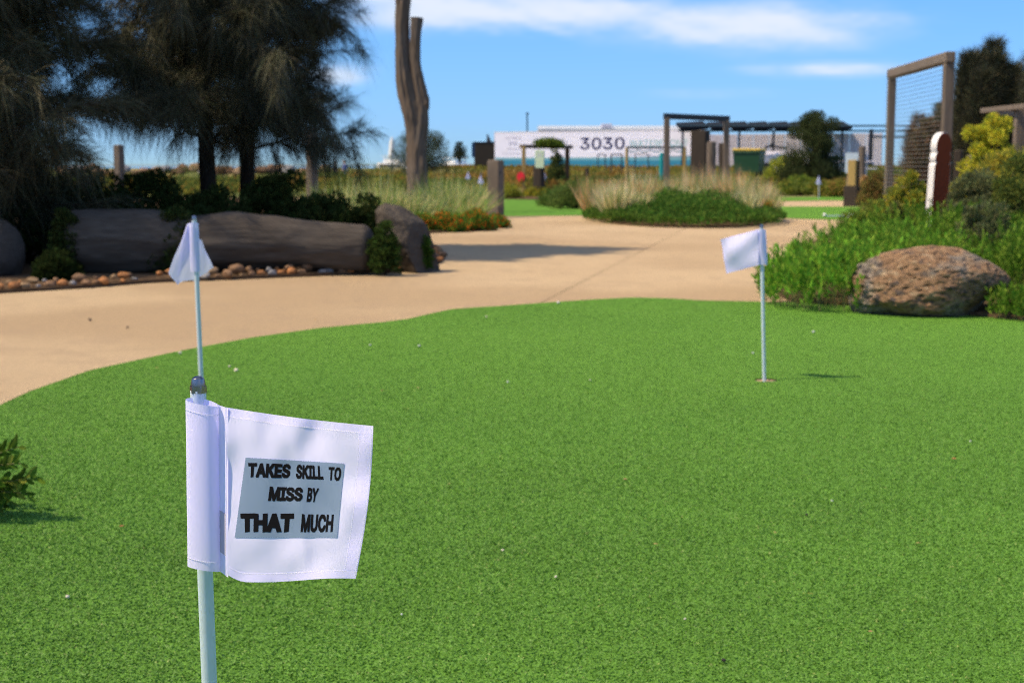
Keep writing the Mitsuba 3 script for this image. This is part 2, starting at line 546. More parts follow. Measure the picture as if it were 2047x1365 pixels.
def bed(name, poly, z, seed):
    m = sheet(poly, z)
    edge = trimesh.creation.extrude_polygon(poly.buffer(-.002), z + .008, engine='earcut') if poly.geom_type == 'Polygon' else m
    edge.apply_translation([0, 0, -.008])
    return struct(name, edge, 'soil')


left_key = bed('garden_bed', left_bed, .03, 1)
bed('garden_bed', mound_bed, .03, 2)
bed('garden_bed', right_bed, .03, 3)
bed('garden_bed', corner_bed, .03, 4)
bed('garden_bed', back_bed.buffer(0), .03, 5)
green_key = struct('putting_green', sheet(main_green.difference(right_bed).difference(corner_bed).difference(cup_hole), .006), 'turf')
struct('putting_green', sheet(far_green, .006), 'turf')
struct('putting_green', sheet(right_far_green, .006), 'turf')
struct('putting_green', sheet(distant_green, .006), 'turf')

# fibres of the artificial turf, real blades where they can be told apart
import shapely
r = rng(11)


def turf(y0, y1, density, h, w, bent, seed):
    r = rng(seed)
    hw = .36 * 1.22
    n = int(density * (y1 - y0) * (hw * (y0 + y1) + .9))
    y = np.sqrt(r.uniform(y0 * y0, y1 * y1, n))
    x = r.uniform(-1, 1, n) * (y * hw + .45)
    keep = r.random(n) < np.clip((y1 - y) / (.45 * (y1 - y0)), 0, 1)
    keep &= shapely.contains_xy(main_green.difference(cup_hole).difference(right_bed).difference(corner_bed), x, y)
    x, y = x[keep], y[keep]
    n = len(x)
    th = r.uniform(0, 2 * np.pi, n)
    lean = r.uniform(.7, 1.45, n)
    p = np.c_[x, y, np.full(n, .006)]
    d = np.c_[np.cos(th) * np.sin(lean), np.sin(th) * np.sin(lean), np.cos(lean)]
    v, f, m = strands(p, d, r.uniform(.7, 1.25, n) * h, w, .25, seed + 1, 2 if bent else 1)
    mott = meshkit.fbm(np.c_[x * 2.2, y * 2.2, x * 0], 3, 5)
    base = np.array([.098, .232, .027])[None] * (.80 + .38 * mott)[:, None] * r.uniform(.86, 1.14, (n, 1))
    dry = r.random(n) < .02
    base[dry] = np.array([.24, .33, .08]) * r.uniform(.7, 1.1, (dry.sum(), 1))
    return v, f, np.repeat(base, m, 0)


parts = [turf(1.9, 16, 6500, .007, .005, False, 23), turf(1.9, 8.5, 13000, .007, .0042, False, 22), turf(1.9, 6.6, 13000, .0072, .0034, True, 24), turf(1.9, 5.0, 30000, .0070, .0028, True, 21)]
off, vs, fs, cs = 0, [], [], []
for v, f, c in parts:
    vs.append(v), fs.append(f + off), cs.append(c)
    off += len(v)
k = put('turf_fibres', (np.vstack(vs), np.vstack(fs)), 'turf_fibre', green_key, color=np.vstack(cs))
stuff(k)

# edging stones of the left bed: pieces of that bed
stone_kinds = ['stone_orange', 'stone_brown', 'stone_grey', 'stone_tan']
stone_mesh = {s: [mikit.ply(rock(1, .85, .7, 40 + q + 10 * n_, 2, .3, 1.3, 2), s, smooth=50) for q in range(3)] for n_, s in enumerate(stone_kinds)}
edge_pts = np.array([on_ground(x, y)[:2] for x, y in LEFT_EDGE[1:-1]])
line = shapely.LineString(edge_pts).simplify(.01)
r = rng(31)
s = .1
while s < line.length - .1:
    p = line.interpolate(s)
    q = line.interpolate(s + .05)
    tx, ty = q.x - p.x, q.y - p.y
    ln = math.hypot(tx, ty)
    for row in range(2):
        size = r.uniform(.018, .055) * (1.35 if r.random() < .2 else 1)
        if r.random() < .12:
            continue
        offn = .05 + row * .10 + r.uniform(-.045, .05)
        px_, py_ = p.x - ty / ln * offn, p.y + tx / ln * offn
        kind = r.choice(stone_kinds, p=[.40, .36, .12, .12])
        tw = T().translate([px_, py_, .03 + size * .35 + (.03 if row else 0)]).rotate([0, 0, 1], float(r.uniform(0, 360))).rotate([1, 0, 0], float(r.uniform(-25, 25))).scale([size * r.uniform(.9, 1.4), size, size * r.uniform(.8, 1.1)])
        put('edging_stone', stone_mesh[kind][r.integers(3)], None, left_key, to_world=tw)
    s += r.uniform(.075, .12)

# ------------------------------------------------------------------ golf flags


def acorn_nut(key, c, s=1.0):
    prof = [(0, .0185), (.004, .0178), (.0066, .0155), (.0074, .012), (.0077, .0085), (.0077, .0070)]
    prof = [(rr * s, zz * s) for rr, zz in prof]
    dome = lathe(prof, 28)
    if dome.face_normals[np.argmax(dome.triangles_center[:, 2]), 2] < 0:
        dome.invert()
    hexa = trimesh.creation.cylinder(.0096 * s, .0078 * s, sections=6)
    hexa.apply_translation([0, 0, .0039 * s])
    hm = m3.Manifold(m3.Mesh(np.array(hexa.vertices, np.float32), np.array(hexa.faces, np.uint32)))
    cone = m3.Manifold.cylinder(.0078 * s, .0079 * s, .0079 * s, 40)
    cone = m3.Manifold.cylinder(.009 * s, .0094 * s, .0088 * s, 40)
    hm = (hm ^ cone).to_mesh()
    hx = trimesh.Trimesh(hm.vert_properties[:, :3], hm.tri_verts)
    m = cat([dome, hx])
    m.apply_translation(c)
    return put('cap_nut', m, 'chrome', key, smooth=35)


def flagpole(key, top, bottom, r=.0085):
    put('pole', tube([bottom, (np.asarray(top) + bottom) / 2, top], r, 20), 'pole_white', key, smooth=40)


def grid_mesh(fn, us, vs):
    U, V = np.meshgrid(us, vs, indexing='ij')
    p = fn(U.ravel(), V.ravel())
    a, b = len(us), len(vs)
    i, j = np.meshgrid(np.arange(a - 1), np.arange(b - 1), indexing='ij')
    q = np.stack([i * b + j, i * b + j + 1, (i + 1) * b + j + 1, (i + 1) * b + j], -1).reshape(-1, 4)
    return trimesh.Trimesh(p, np.vstack([q[:, [0, 1, 2]], q[:, [0, 2, 3]]]), process=False)


def sleeve(key, top, bottom, r):
    """The hem that the pole runs through: an open tube of cloth, slightly flattened."""
    top, bottom = np.asarray(top, float), np.asarray(bottom, float)

    def f(u, v):
        a = u * 2 * np.pi
        c = top + (bottom - top) * v[:, None]
        w = 1 + .05 * np.sin(3 * a + 4 * v)
        return c + np.stack([np.cos(a) * r * w, np.sin(a) * r * .75 * w, 0 * a], -1)
    return put('sleeve', grid_mesh(f, np.linspace(0, 1, 33), np.linspace(0, 1, 12)), 'flag_cloth', key, smooth=True)


# the near flag with its printed panel
near = thing('golf_flag', 'sharp white golf flag in the foreground with black lettering on grey', 'golf flag', 'golf flags on the greens')
DN = 1.509


def depth_near(px, py):
    u = (px - 452) / 294.
    a = -.085 * u - .016 * np.maximum(u, 0) ** 2
    v = (py - 815) / 335.
    rip = .0052 * np.sin(9.5 * u + 1.2 * v + 2.6) * np.clip(u * 3, 0, 1)
    top = .0036 * np.exp(-((v - .13) / .12) ** 2) * (np.sin(u * 19 + 1.5 + 5 * v) + .7 * np.sin(u * 33 - 6 * v)) * np.exp(-((u - .48) / .30) ** 2) + .004 * np.exp(-((v - .90) / .10) ** 2) * np.sin(u * 15 + 5 * v) * np.exp(-((u - .55) / .28) ** 2)
    fold = -.005 * np.exp(-((u - .5 - .1 * (v - .5)) / .06) ** 2)
    curl = -.004 * np.exp(-((u + .03) / .08) ** 2)
    wr = .009 * (meshkit.noise(np.stack([u * 7, v * 5 + 2, u * 0], -1), 4) - .5)
    return DN + a + rip + top + fold + curl + wr


def near_px(u, v):
    """Cloth coordinates to the outline of the flag as it hangs."""
    x_top, x_bot = 452 + 294 * u, 452 + 259 * u
    bulge = 6 * np.sin(np.pi * v)
    px = x_top + (x_bot - x_top) * (v ** 1.15) + bulge * u
    y_top = 814 + 37 * u + 3 * np.sin(u * 3.1)
    y_bot = 1146 + 16 * np.clip(u / .16, 0, 1) * (2 - np.clip(u / .16, 0, 1)) * .9 - 4 * np.clip(u - .6, 0, 1) * 2 + 3 * np.sin(u * 6)
    return px, y_top + (y_bot - y_top) * v


def near_surface(px, py, lift=0.0):
    d = depth_near(px, py) - lift
    r = FWD[None] + ((px - CX) / F)[:, None] * np.array([1., 0, 0]) - ((py - CY) / F)[:, None] * UP
    return CAM + r * d[:, None]


def near_cloth(u, v, lift=0.0):
    px, py = near_px(u, v)
    return near_surface(px, py, lift)


pole_top_n, pole_bot_n = at(397, 784, DN + .006), np.array([near_cup_at[0], near_cup_at[1] - .0, -.08])
flagpole(near, at(396, 780, DN + .006), pole_bot_n, .0085)
acorn_nut(near, at(396.5, 785, DN + .006), 1.0)
cl = put('cloth', grid_mesh(lambda u, v: near_cloth(u, v), np.linspace(0, 1, 110), np.linspace(0, 1, 90)), 'flag_cloth', near, smooth=True)


def sleeve_near(u, v):
    """Front of the hem from its left fold to the seam, then back round the pole."""
    a = u * 2 * np.pi
    left, right = 371 + 4 * v, 437 + 4 * v
    px = (left + right) / 2 - (right - left) / 2 * np.cos(a)
    py = 799 + 332 * v + (12 * (px - left) / 66 + np.where(np.sin(a) > 0, 4, -8) * np.abs(np.sin(a))) * (1 - v) + 4 * np.sin(a) * v + v * 10 * (px - left) / 66
    d = DN + .008 - .014 * np.sin(a) * np.where(np.sin(a) > 0, 1, .9)
    r = FWD[None] + ((px - CX) / F)[:, None] * np.array([1., 0, 0]) - ((py - CY) / F)[:, None] * UP
    return CAM + r * d[:, None]


put('sleeve', grid_mesh(sleeve_near, np.linspace(0, 1, 64), np.linspace(0, 1, 40)), 'flag_cloth', near, smooth=True)


def seam(u, v):
    px = 434 + 22 * u + 4 * v * (1 - u)
    py = 808 + 8 * u + (332 + 6 * u) * v
    d = DN + .008 - .002 - .011 * u + .004 * np.sin(u * np.pi)
    r = FWD[None] + ((px - CX) / F)[:, None] * np.array([1., 0, 0]) - ((py - CY) / F)[:, None] * UP
    return CAM + r * d[:, None]


put('seam', grid_mesh(seam, np.linspace(0, 1, 12), np.linspace(0, 1, 30)), 'flag_hem', near, smooth=True)


def velcro(u, v):
    return seam(.12 + .66 * u, .63 + .25 * v) - FWD * .0012


put('hook_tab', grid_mesh(velcro, np.linspace(0, 1, 4), np.linspace(0, 1, 8)), 'velcro', near, smooth=True)
for nm, (u0, u1, v0, v1) in {'top_hem': (0, 1, .004, .058), 'bottom_hem': (.02, 1, .945, .997), 'side_hem': (.90, .997, .06, .943)}.items():
    put(nm, grid_mesh(lambda u, v: near_cloth(u0 + (u1 - u0) * u, v0 + (v1 - v0) * v, .0004), np.linspace(0, 1, 110 if nm != 'side_hem' else 12), np.linspace(0, 1, 84 if nm == 'side_hem' else 8)), 'flag_hem', near, smooth=True)


def stitches(fn, n):
    ms = []
    for k_ in range(n):
        a, b = fn((k_ + .12) / n), fn((k_ + .72) / n)
        ms.append(tube([a, b], .00035, 4))
    return cat(ms)


def nc(u, v, l=.0005):
    return near_cloth(np.array([u]), np.array([v]), l)[0]


st = [stitches(lambda t: nc(t * .9, .052), 75), stitches(lambda t: nc(.02 + t * .9, .951), 70), stitches(lambda t: nc(.905, .06 + .88 * t), 70), stitches(lambda t: nc(.99, .02 + .96 * t), 70),
      stitches(lambda t: seam(np.array([.15]), np.array([t]))[0] - FWD * .001, 80), stitches(lambda t: seam(np.array([.8]), np.array([t]))[0] - FWD * .001, 80),
      stitches(lambda t: sleeve_near(np.array([.02 + t * .47]), np.array([.055]))[0] - FWD * .001, 22), stitches(lambda t: sleeve_near(np.array([.02 + t * .47]), np.array([.945]))[0] - FWD * .001, 22)]
put('stitching', cat(st), 'stitch', near)


def panel_px(u, v):
    tl, tr, br, bl = np.array([491, 914.]), np.array([688, 926.]), np.array([674, 1074.]), np.array([469, 1074.])
    u, v = u[:, None], v[:, None]
    p = (tl * (1 - u) + tr * u) * (1 - v) + (bl * (1 - u) + br * u) * v
    return p[:, 0], p[:, 1]


pan = put('printed_panel', grid_mesh(lambda u, v: near_surface(*panel_px(u, v), .0012), np.linspace(0, 1, 60), np.linspace(0, 1, 40)), 'flag_panel', near, smooth=True)


def word(text, heavy, corners):
    """Heavy lettering cut from the type's outline, laid on the panel between four corners (tl, tr, br, bl, photo pixels)."""
    t = meshkit.text_mesh(text, 1.0, .1, bold=True)
    n_ = t.face_normals[:, 2] > .9
    tri = t.vertices[t.faces[n_]][:, :, :2]
    shp = unary_union([Polygon(q).buffer(1e-4) for q in tri]).simplify(.03).buffer(heavy, join_style=2, mitre_limit=2).simplify(.012)
    shp = shp.segmentize(.12)
    x0, y0, x1, y1 = shp.bounds
    ms = []
    for gg in getattr(shp, 'geoms', [shp]):
        v, f = trimesh.creation.triangulate_polygon(gg, engine='earcut')
        ms.append(trimesh.Trimesh(np.c_[v, v[:, :1] * 0], f, process=False))
    m = cat(ms)
    m = trimesh.Trimesh(*trimesh.remesh.subdivide_to_size(m.vertices, m.faces, .2), process=False)
    u, v = ((m.vertices[:, 0] - x0) / (x1 - x0))[:, None], (1 - (m.vertices[:, 1] - y0) / (y1 - y0))[:, None]
    tl, tr, br, bl = (np.array(c, float) for c in corners)
    p = (tl * (1 - u) + tr * u) * (1 - v) + (bl * (1 - u) + br * u) * v
    m.vertices = near_surface(p[:, 0], p[:, 1], .0018)
    return put('lettering', m, 'ink', pan)


word('TAKES', .062, [(496, 924), (582, 927), (579, 956), (494.5, 954)])
word('SKILL', .052, [(593, 927.5), (645, 930.5), (647, 959), (591, 956.5)])
word('TO', .045, [(657, 932.5), (683, 934), (680, 961.5), (655.5, 960)])
word('MISS', .062, [(539, 971.5), (606, 973.5), (604, 1002), (535.5, 1001.5)])
word('BY', .042, [(615.5, 974), (638, 975.5), (633, 1003.5), (612.5, 1003)])
word('THAT', .085, [(480, 1025), (588.5, 1025.5), (585, 1064), (480.5, 1064)])
word('MUCH', .05, [(603.5, 1026.5), (667.5, 1027.5), (664.5, 1064), (600.5, 1064)])


def cup(key, c):
    ring = trimesh.creation.annulus(.050, .0535, .10, sections=32)
    ring.apply_translation([c[0], c[1], -.052])
    put('cup', ring, 'cup_white', key, smooth=40)
    fl = trimesh.creation.cylinder(.0498, .01, sections=32)
    fl.apply_translation([c[0], c[1], -.097])
    put('cup_floor', fl, 'cup_dark', key)


cup(near, near_cup_at)


def patch(key, corners, bulge, name='cloth', hem=True, wob=.012, seed=0):
    """A piece of hanging cloth between four corners (tl, tr, br, bl)."""
    tl, tr, br, bl = (np.asarray(c, float) for c in corners)
    nrm_ = unit(np.cross(tr - tl, bl - tl))

    def f(u, v, lift=0):
        U, V = u[:, None], v[:, None]
        p = (tl * (1 - U) + tr * U) * (1 - V) + (bl * (1 - U) + br * U) * V
        o = bulge * np.sin(np.pi * u) * np.sin(np.pi * np.clip(v, 0, 1)) + wob * np.sin(u * 9 + v * 3 + seed) * u + wob * .5 * np.sin(v * 8 - u * 4 + seed)
        return p + nrm_ * (o + lift)[:, None]
    put(name, grid_mesh(f, np.linspace(0, 1, 40), np.linspace(0, 1, 30)), 'flag_cloth', key, smooth=True)
    if hem:
        for nm, (u0, u1, v0, v1) in {'top_hem': (0, 1, .01, .075), 'bottom_hem': (0, 1, .925, .99), 'side_hem': (.90, .99, .08, .92)}.items():
            for sgn in (-1,):
                put(nm, grid_mesh(lambda u, v: f(u0 + (u1 - u0) * u, v0 + (v1 - v0) * v, sgn * .0018), np.linspace(0, 1, 30), np.linspace(0, 1, 16)), 'flag_hem', key, smooth=True)


# the flag at the right with its cup
rf = thing('golf_flag', 'white golf flag blown to the left, its pole in the cup near the boulder', 'golf flag', 'golf flags on the greens')
YR = cup_at[1]
flagpole(rf, at(1522, 455, YR), np.array([cup_at[0] - .004, YR, -.09]))
acorn_nut(rf, at(1522, 456, YR))
sleeve(rf, at(1521.5, 459, YR), at(1525, 529, YR), .021)
patch(rf, [at(1515, 459, YR - .015), at(1439, 479, YR + .10), at(1452, 547, YR + .09), at(1517, 530, YR - .015)], .02, wob=.007, seed=1)
cup(rf, cup_at[:2])

# the flag at the left, its cloth hanging round the pole
lf = thing('golf_flag', 'white golf flag hanging limp round its pole in front of the dark log', 'golf flag', 'golf flags on the greens')
YL = 5.0
flagpole(lf, at(388, 437, YL), np.array([left_cup_at[0], YL, -.08]))
acorn_nut(lf, at(388, 441, YL))
sleeve(lf, at(387, 446, YL), at(391, 543, YL), .0165)
patch(lf, [at(377, 447, YL + .01), at(386, 447, YL + .03), at(394, 556, YL + .10), at(352, 568, YL + .02)], -.012, wob=.006, seed=2, hem=False)
patch(lf, [at(375, 447, YL), at(378, 452, YL + .02), at(357, 571, YL + .03), at(336, 546, YL - .01)], .004, wob=.003, seed=2, hem=False)
patch(lf, [at(396, 474, YL + .05), at(402, 480, YL + .07), at(429, 536, YL + .12), at(384, 562, YL + .09)], -.006, wob=.004, seed=3, hem=False)
cup(lf, left_cup_at)


def small_flag(px, base, top, Yf, lab, tilt=0):
    key = thing('golf_flag', lab, 'golf flag', 'golf flags on the greens')
    b, t_ = at(px + tilt, base, Yf), at(px, top, Yf)
    flagpole(key, t_, b, .012)
    acorn_nut(key, t_, 1.6)
    h = (t_ - b)[2] * .26
    r_ = .02
    sleeve(key, t_ - [0, 0, .02], t_ - [0, 0, .02 + h], r_)
    z = t_[2]
    patch(key, [(t_[0] - .01, Yf, z - .02), (t_[0] + .02, Yf + .05, z - .03), (t_[0] + .10, Yf + .08, z - h - .06), (t_[0] - .01, Yf + .02, z - h - .09)], .01, hem=False, seed=5)
    patch(key, [(t_[0] - .02, Yf, z - .02), (t_[0], Yf - .01, z - .03), (t_[0] - .01, Yf - .01, z - h - .09), (t_[0] - .10, Yf - .02, z - h - .04)], .01, hem=False, seed=6)


small_flag(961, 396, 351, 44., 'small white golf flag on the far green just left of the thick timber post')
small_flag(936, 386, 344, 52., 'smallest white golf flag left of the thick timber post, further back')
small_flag(1089, 388, 346, 50., 'small white golf flag beside the dark pillar under the pale green sign')
small_flag(1637, 398, 352, 43., 'small white golf flag on the distant green in front of the bushy tree')
# a flag lying on the far green
ly = thing('golf_flag', 'white golf flag lying flat on the far green with its pole', 'golf flag', 'golf flags on the greens')
a, b = on_ground(1648, 432, .02), on_ground(1705, 431, .025)
flagpole(ly, b, a, .012)
acorn_nut(ly, b, 1.4)
c = trimesh.creation.icosphere(subdivisions=2, radius=.035)
c.apply_translation(a + [0, 0, .02])
put('pole_foot', c, 'cup_white', ly, smooth=True)
patch(ly, [on_ground(1690, 427, .05), on_ground(1716, 429, .03), on_ground(1718, 434, .02), on_ground(1694, 434, .03)], .03, hem=False, wob=.02)

# ------------------------------------------------------------------ boulder, logs, rocks
bk = thing('boulder', 'rough pitted brown and grey boulder on the green edge among shrubs', 'boulder')
m = trimesh.creation.icosphere(subdivisions=6)
v = np.array(m.vertices)
d = 1 + .20 * (meshkit.fbm(v * 1.5 + 7, 3, 5) - .5) * 2
for n_, lim in (((-.55, -.75, .35), .88), ((.1, -.5, .86), .90), ((-.85, -.2, .3), .95), ((.75, -.1, .65), .9)):
    n_ = np.array(n_) / np.linalg.norm(n_)
    kk = v @ n_ * d
    d = np.where(kk > lim, d * (lim + .25 * (kk - lim)) / np.maximum(kk, 1e-6), d)
d += .05 * (meshkit.fbm(v * 5, 4, 6) - .5) + .05 * (meshkit.fbm(v * 13, 4, 7) - .5)
pit = meshkit.noise(v * 16, 9)
d -= .035 * smooth(.66, .86, pit)
v = v * d[:, None]
under = smooth(-.1, .9, v[:, 0]) * smooth(.3, -.6, v[:, 2])
v[:, 2] += .30 * under
v[:, 0] -= .06 * under
v[:, 1] += .45 * under
v[:, 0] = np.where(v[:, 0] > .72, .72 + .28 * np.tanh((v[:, 0] - .72) / .28), v[:, 0])
v *= [.575, .42, .285]
bc = at(1860, 577, 9.8)
m.vertices = v + bc
put('stone', m, 'boulder_stone', bk, smooth=60)

lg = thing('log', 'long weathered fallen log lying in the tree shade at the edge of the left bed', 'log')
a, b = at(118, 486, 13.2), at(750, 496, 13.35)
ts = np.linspace(0, 1, 130)
pts = a + (b - a) * ts[:, None]
pts[:, 2] += .04 * np.sin(ts * 3.0 + .3)
rad = .285 + .03 * np.sin(ts * 5) - .03 * ts - .07 * np.exp(-((ts - .40) / .07) ** 2)
rad *= np.clip(np.sqrt(np.clip(1 - ((ts - 1) / .045 + 1).clip(0, 1) ** 2, 0.02, 1)), .12, 1)
rad *= np.clip(.35 + ts / .07, .35, 1)
m = tube(pts, rad, 56, .13, 4, 2.2, flute=.10)
vv = np.array(m.vertices)
gr = meshkit.fbm(np.c_[vv[:, 0] * .9, vv[:, 1] * 7, vv[:, 2] * 7], 3, 31)
ax_ = np.c_[vv[:, 0] * 0, vv[:, 1] - 13.27, vv[:, 2] - .30]
vv -= ax_ * (.06 * smooth(.55, .38, gr))[:, None]
m.vertices = vv
put('trunk', m, 'log_wood', lg, smooth=50)
lg2 = thing('log', 'dark end of a second log at the left edge of the picture', 'log')
a, b = at(-420, 515, 13.0), at(44, 506, 12.9)
ts = np.linspace(0, 1, 50)
pts = a + (b - a) * ts[:, None]
rad = .30 * np.clip(np.sqrt(np.clip(1 - ((ts - 1) / .09 + 1).clip(0, 1) ** 2, 0.02, 1)), .1, 1)
put('trunk', tube(pts, rad, 40, .12, 9, 2.2, flute=.1), 'log_wood', lg2, smooth=50)
rk = thing('rock', 'dark upright rock slab at the right end of the fallen log', 'rock')
m = rock(.26, .3, .42, 12, 5, .22, 1.4, 7, .08)
v = np.array(m.vertices)
v[:, 0] += -.42 * v[:, 2]
m.vertices = v + at(818, 484, 13.7) + [0, 0, -.03]
put('stone', m, 'dark_stone', rk, smooth=50)

# ------------------------------------------------------------------ timber posts, trunk, frames


def post(px0, px1, ytop, ybase, Yp, lab, mat_='timber', name='timber_post', round_=False, cat_='post'):
    key = thing(name, lab, cat_)
    w = (at(px1, ytop, Yp) - at(px0, ytop, Yp))[0]
    t_ = at((px0 + px1) / 2, ytop, Yp)
    b_ = at((px0 + px1) / 2, ybase, Yp)
    zs = np.linspace(min(b_[2], 0) - .05, t_[2], 24)
    if round_:
        p = np.c_[np.full(24, t_[0]), np.full(24, Yp), zs]
        m_ = tube(p, w / 2, 22, .09, int(px0), 3, flute=.08)
    else:
        m_ = beam((t_[0], Yp, zs[0]), (t_[0], Yp, zs[-1]), w * .78, w * .72, .02)
        m_.apply_transform(trimesh.transformations.rotation_matrix(-.45, [0, 0, 1], [t_[0], Yp, 0]))
        m_ = m_.subdivide().subdivide()
        vv = np.array(m_.vertices)
        vv += .02 * w * (meshkit.fbm(vv * [8, 8, 2], 3, 3) - .5)[:, None] * 4 * [1, 1, .3]
        m_.vertices = vv
    put('shaft', m_, mat_, key, smooth=40)
    return key, t_, w


pk, pt, pw = post(974, 1008, 320, 432, 28.3, 'thick square weathered timber post beside the flower bed', 'timber')
for q, (ox, oz) in enumerate(((.06, -.25), (-.02, -.8))):
    h_ = trimesh.creation.cylinder(.03, .03, sections=16)
    h_.apply_transform(trimesh.transformations.rotation_matrix(math.pi / 2, [1, 0, 0]))
    h_.apply_transform(trimesh.transformations.rotation_matrix(-.45, [0, 0, 1]))
    h_.apply_translation(pt + [ox + .015, -pw * .39 + .02, oz])
    put('bolt_recess', h_, 'dark_chip', pk)
post(611, 634, 258, 400, 30., 'round weathered timber post rising from grasses right of the shaded trees', 'timber', round_=True)
post(226, 248, 290, 420, 33., 'grey timber post seen through the drooping tree branches', 'timber')
post(1413, 1432, 284, 372, 48., 'slim pale timber post in front of the dark shaggy pillar', 'timber', round_=True)
post(1437, 1456, 287, 372, 49., 'dark timber post right of the slim pale post', 'dark_wood', round_=True)
post(1380, 1421, 262, 372, 52., 'broad dark shaggy pillar standing inside the tall portal frame', 'dark_wood', 'pillar', cat_='pillar')
post(1717, 1731, 293, 385, 44., 'brown timber post behind the pale blue sign', 'timber', round_=True)
post(1906, 1926, 300, 420, 24., 'dark timber post between the red-brown marker board and the yellow shrub', 'dark_wood')
post(1930, 1953, 310, 420, 25., 'grey split timber post beside the yellow shrub', 'timber')
post(960, 964, 344, 384, 58., 'slim grey post standing behind the small flags', 'timber')
for x_, t__ in ((1076, 347), (1018, 349), (1175, 338)):
    pass
post(1170, 1178, 336, 375, 60., 'thin dark post right of the vine covered frame', 'dark_wood')
post(1034, 1040, 345, 375, 62., 'short dark post left of the red disc', 'dark_wood')

# the dead tree trunk with two stems
dt = thing('tree_trunk', 'tall bare forked dead tree trunk with two cut stems against the sky', 'tree trunk')
YT = 31.
ctrl = [(834, 425), (834, 370), (833, 310), (829, 250), (819, 200), (809, 150), (805, 100), (804, 50), (806, 0), (808, -70)]
wid = [40, 36, 37, 41, 43, 35, 30, 28, 28, 27]
kT = F / YT
p = spline([at(x, y, YT) for x, y in ctrl], 70)
w = np.interp(np.linspace(0, 1, 70), np.linspace(0, 1, len(wid)), wid) / 2 / kT
put('stem', tube(p, w, 48, .17, 3, 3.2, flute=.38), 'bark', dt, smooth=60)
ctrl = [(837, 400), (836, 320), (839, 260), (842, 210), (837, 170), (831, 130), (830, 90), (832, 36)]
wid = [32, 32, 32, 31, 26, 22, 21, 25]
p = spline([at(x, y, YT - .08) for x, y in ctrl], 60)
w = np.interp(np.linspace(0, 1, 60), np.linspace(0, 1, len(wid)), wid) / 2 / kT
put('stem', tube(p, w, 44, .17, 8, 3.2, flute=.36), 'bark', dt, smooth=60)
m = rock(.11, .12, .22, 3, 4, .2, 2)
m.apply_translation(at(849, 206, YT - .10))
put('burl', m, 'bark', dt, smooth=60)

# the tall portal frame
fr = thing('portal_frame', 'tall dark grey timber portal frame standing behind the grass mound', 'frame')
Yp = 45.
a0, a1 = at(1333, 372, Yp), at(1452, 372, Yp + 1.2)
t0, t1 = at(1333, 236, Yp), at(1452, 241, Yp + 1.2)
put('post', beam(np.r_[a0[:2], -.05], t0, .17, .2), 'timber', fr)
put('post', beam(np.r_[a1[:2], -.05], t1, .17, .2), 'timber', fr)
e = unit(t1 - t0)
put('lintel', beam(t0 - e * .1 + [0, 0, .05], t1 + e * .1 + [0, 0, .05], .18, .13), 'black_metal', fr)

# wire screen at the right
ws = thing('wire_screen', 'tall timber frame strung with horizontal wires at the right', 'screen')
n0, f0 = at(1896, 150, 27.), at(1783, 165, 31.8)
zt = at(1896, 126, 27.)[2]
for q, (pt_, w_) in enumerate(((n0, .18), (f0, .16))):
    put('post', beam((pt_[0], pt_[1], -.05), (pt_[0], pt_[1], zt), w_, w_, .015), 'timber', ws)
e = unit(f0 - n0)
put('rail', beam(np.r_[n0[:2], zt + .10] - e * .13 * [1, 1, 0], np.r_[f0[:2], zt + .10] + e * .13 * [1, 1, 0], .20, .18, .015), 'timber', ws)
side = np.array([-.13, -.02, 0])
for q in range(34):
    z = .15 + q * .085
    put('wire', tube([np.r_[n0[:2], z] + side, np.r_[(n0 + f0)[:2] / 2, z - .006] + side, np.r_[f0[:2], z] + side], .0075, 6), 'steel_cable', ws)

# marker board with rounded head
mb = thing('marker_board', 'thick red-brown board with notched round head and white edge among the right shrubs', 'marker board')
Ym = 15.5
km = F / Ym
h_ = (EYE + (332 - 266) / km)


def board_outline():
    top, w = h_, .30
    pts_ = [(-w / 2 * .98, -.05)]
    L = []
    for z_ in np.linspace(0, top - .36, 10):
        L.append((w / 2, z_))
    for t_ in np.linspace(0, np.pi / 2, 6):
        L.append((w / 2 - .028 * (1 - math.cos(t_)), top - .36 + .03 * math.sin(t_)))
    for t_ in np.linspace(-np.pi / 2, np.pi / 2, 9):
        L.append((w / 2 - .03 + .028 * math.cos(t_), top - .275 + .05 * math.sin(t_)))
    for t_ in np.linspace(-.5, np.pi / 2, 16):
        L.append((w / 2 * math.cos(t_) * 1.0 - .004, top - .15 + .15 * math.sin(t_)))
    L = [(max(x, 0), z_) for x, z_ in L]
    return Polygon([(x, z_) for x, z_ in L] + [(-x, z_) for x, z_ in L[::-1]]).buffer(0)


ol = board_outline()
body = trimesh.creation.extrude_polygon(ol.buffer(-.004), .080, engine='earcut')
edge = trimesh.creation.extrude_polygon(ol.difference(ol.buffer(-.006)), .072, engine='earcut')
edge.apply_translation([0, 0, .004])
R = np.array([[1, 0, 0, 0], [0, 0, -1, 0], [0, 1, 0, 0], [0, 0, 0, 1.]])
M = trimesh.transformations.rotation_matrix(math.radians(41), [0, 0, 1])
lean = trimesh.transformations.rotation_matrix(math.radians(2.2), [0, 1, 0])
bp = at(1869, 470, Ym)
for mm, nm, mt in ((body, 'board', 'brown_paint'), (edge, 'edge_band', 'white_paint')):
    mm.apply_transform(R)
    mm.apply_transform(M)
    mm.apply_transform(lean)
    mm.apply_translation([bp[0] - .05, Ym, 0])
    put(nm, mm, mt, mb)

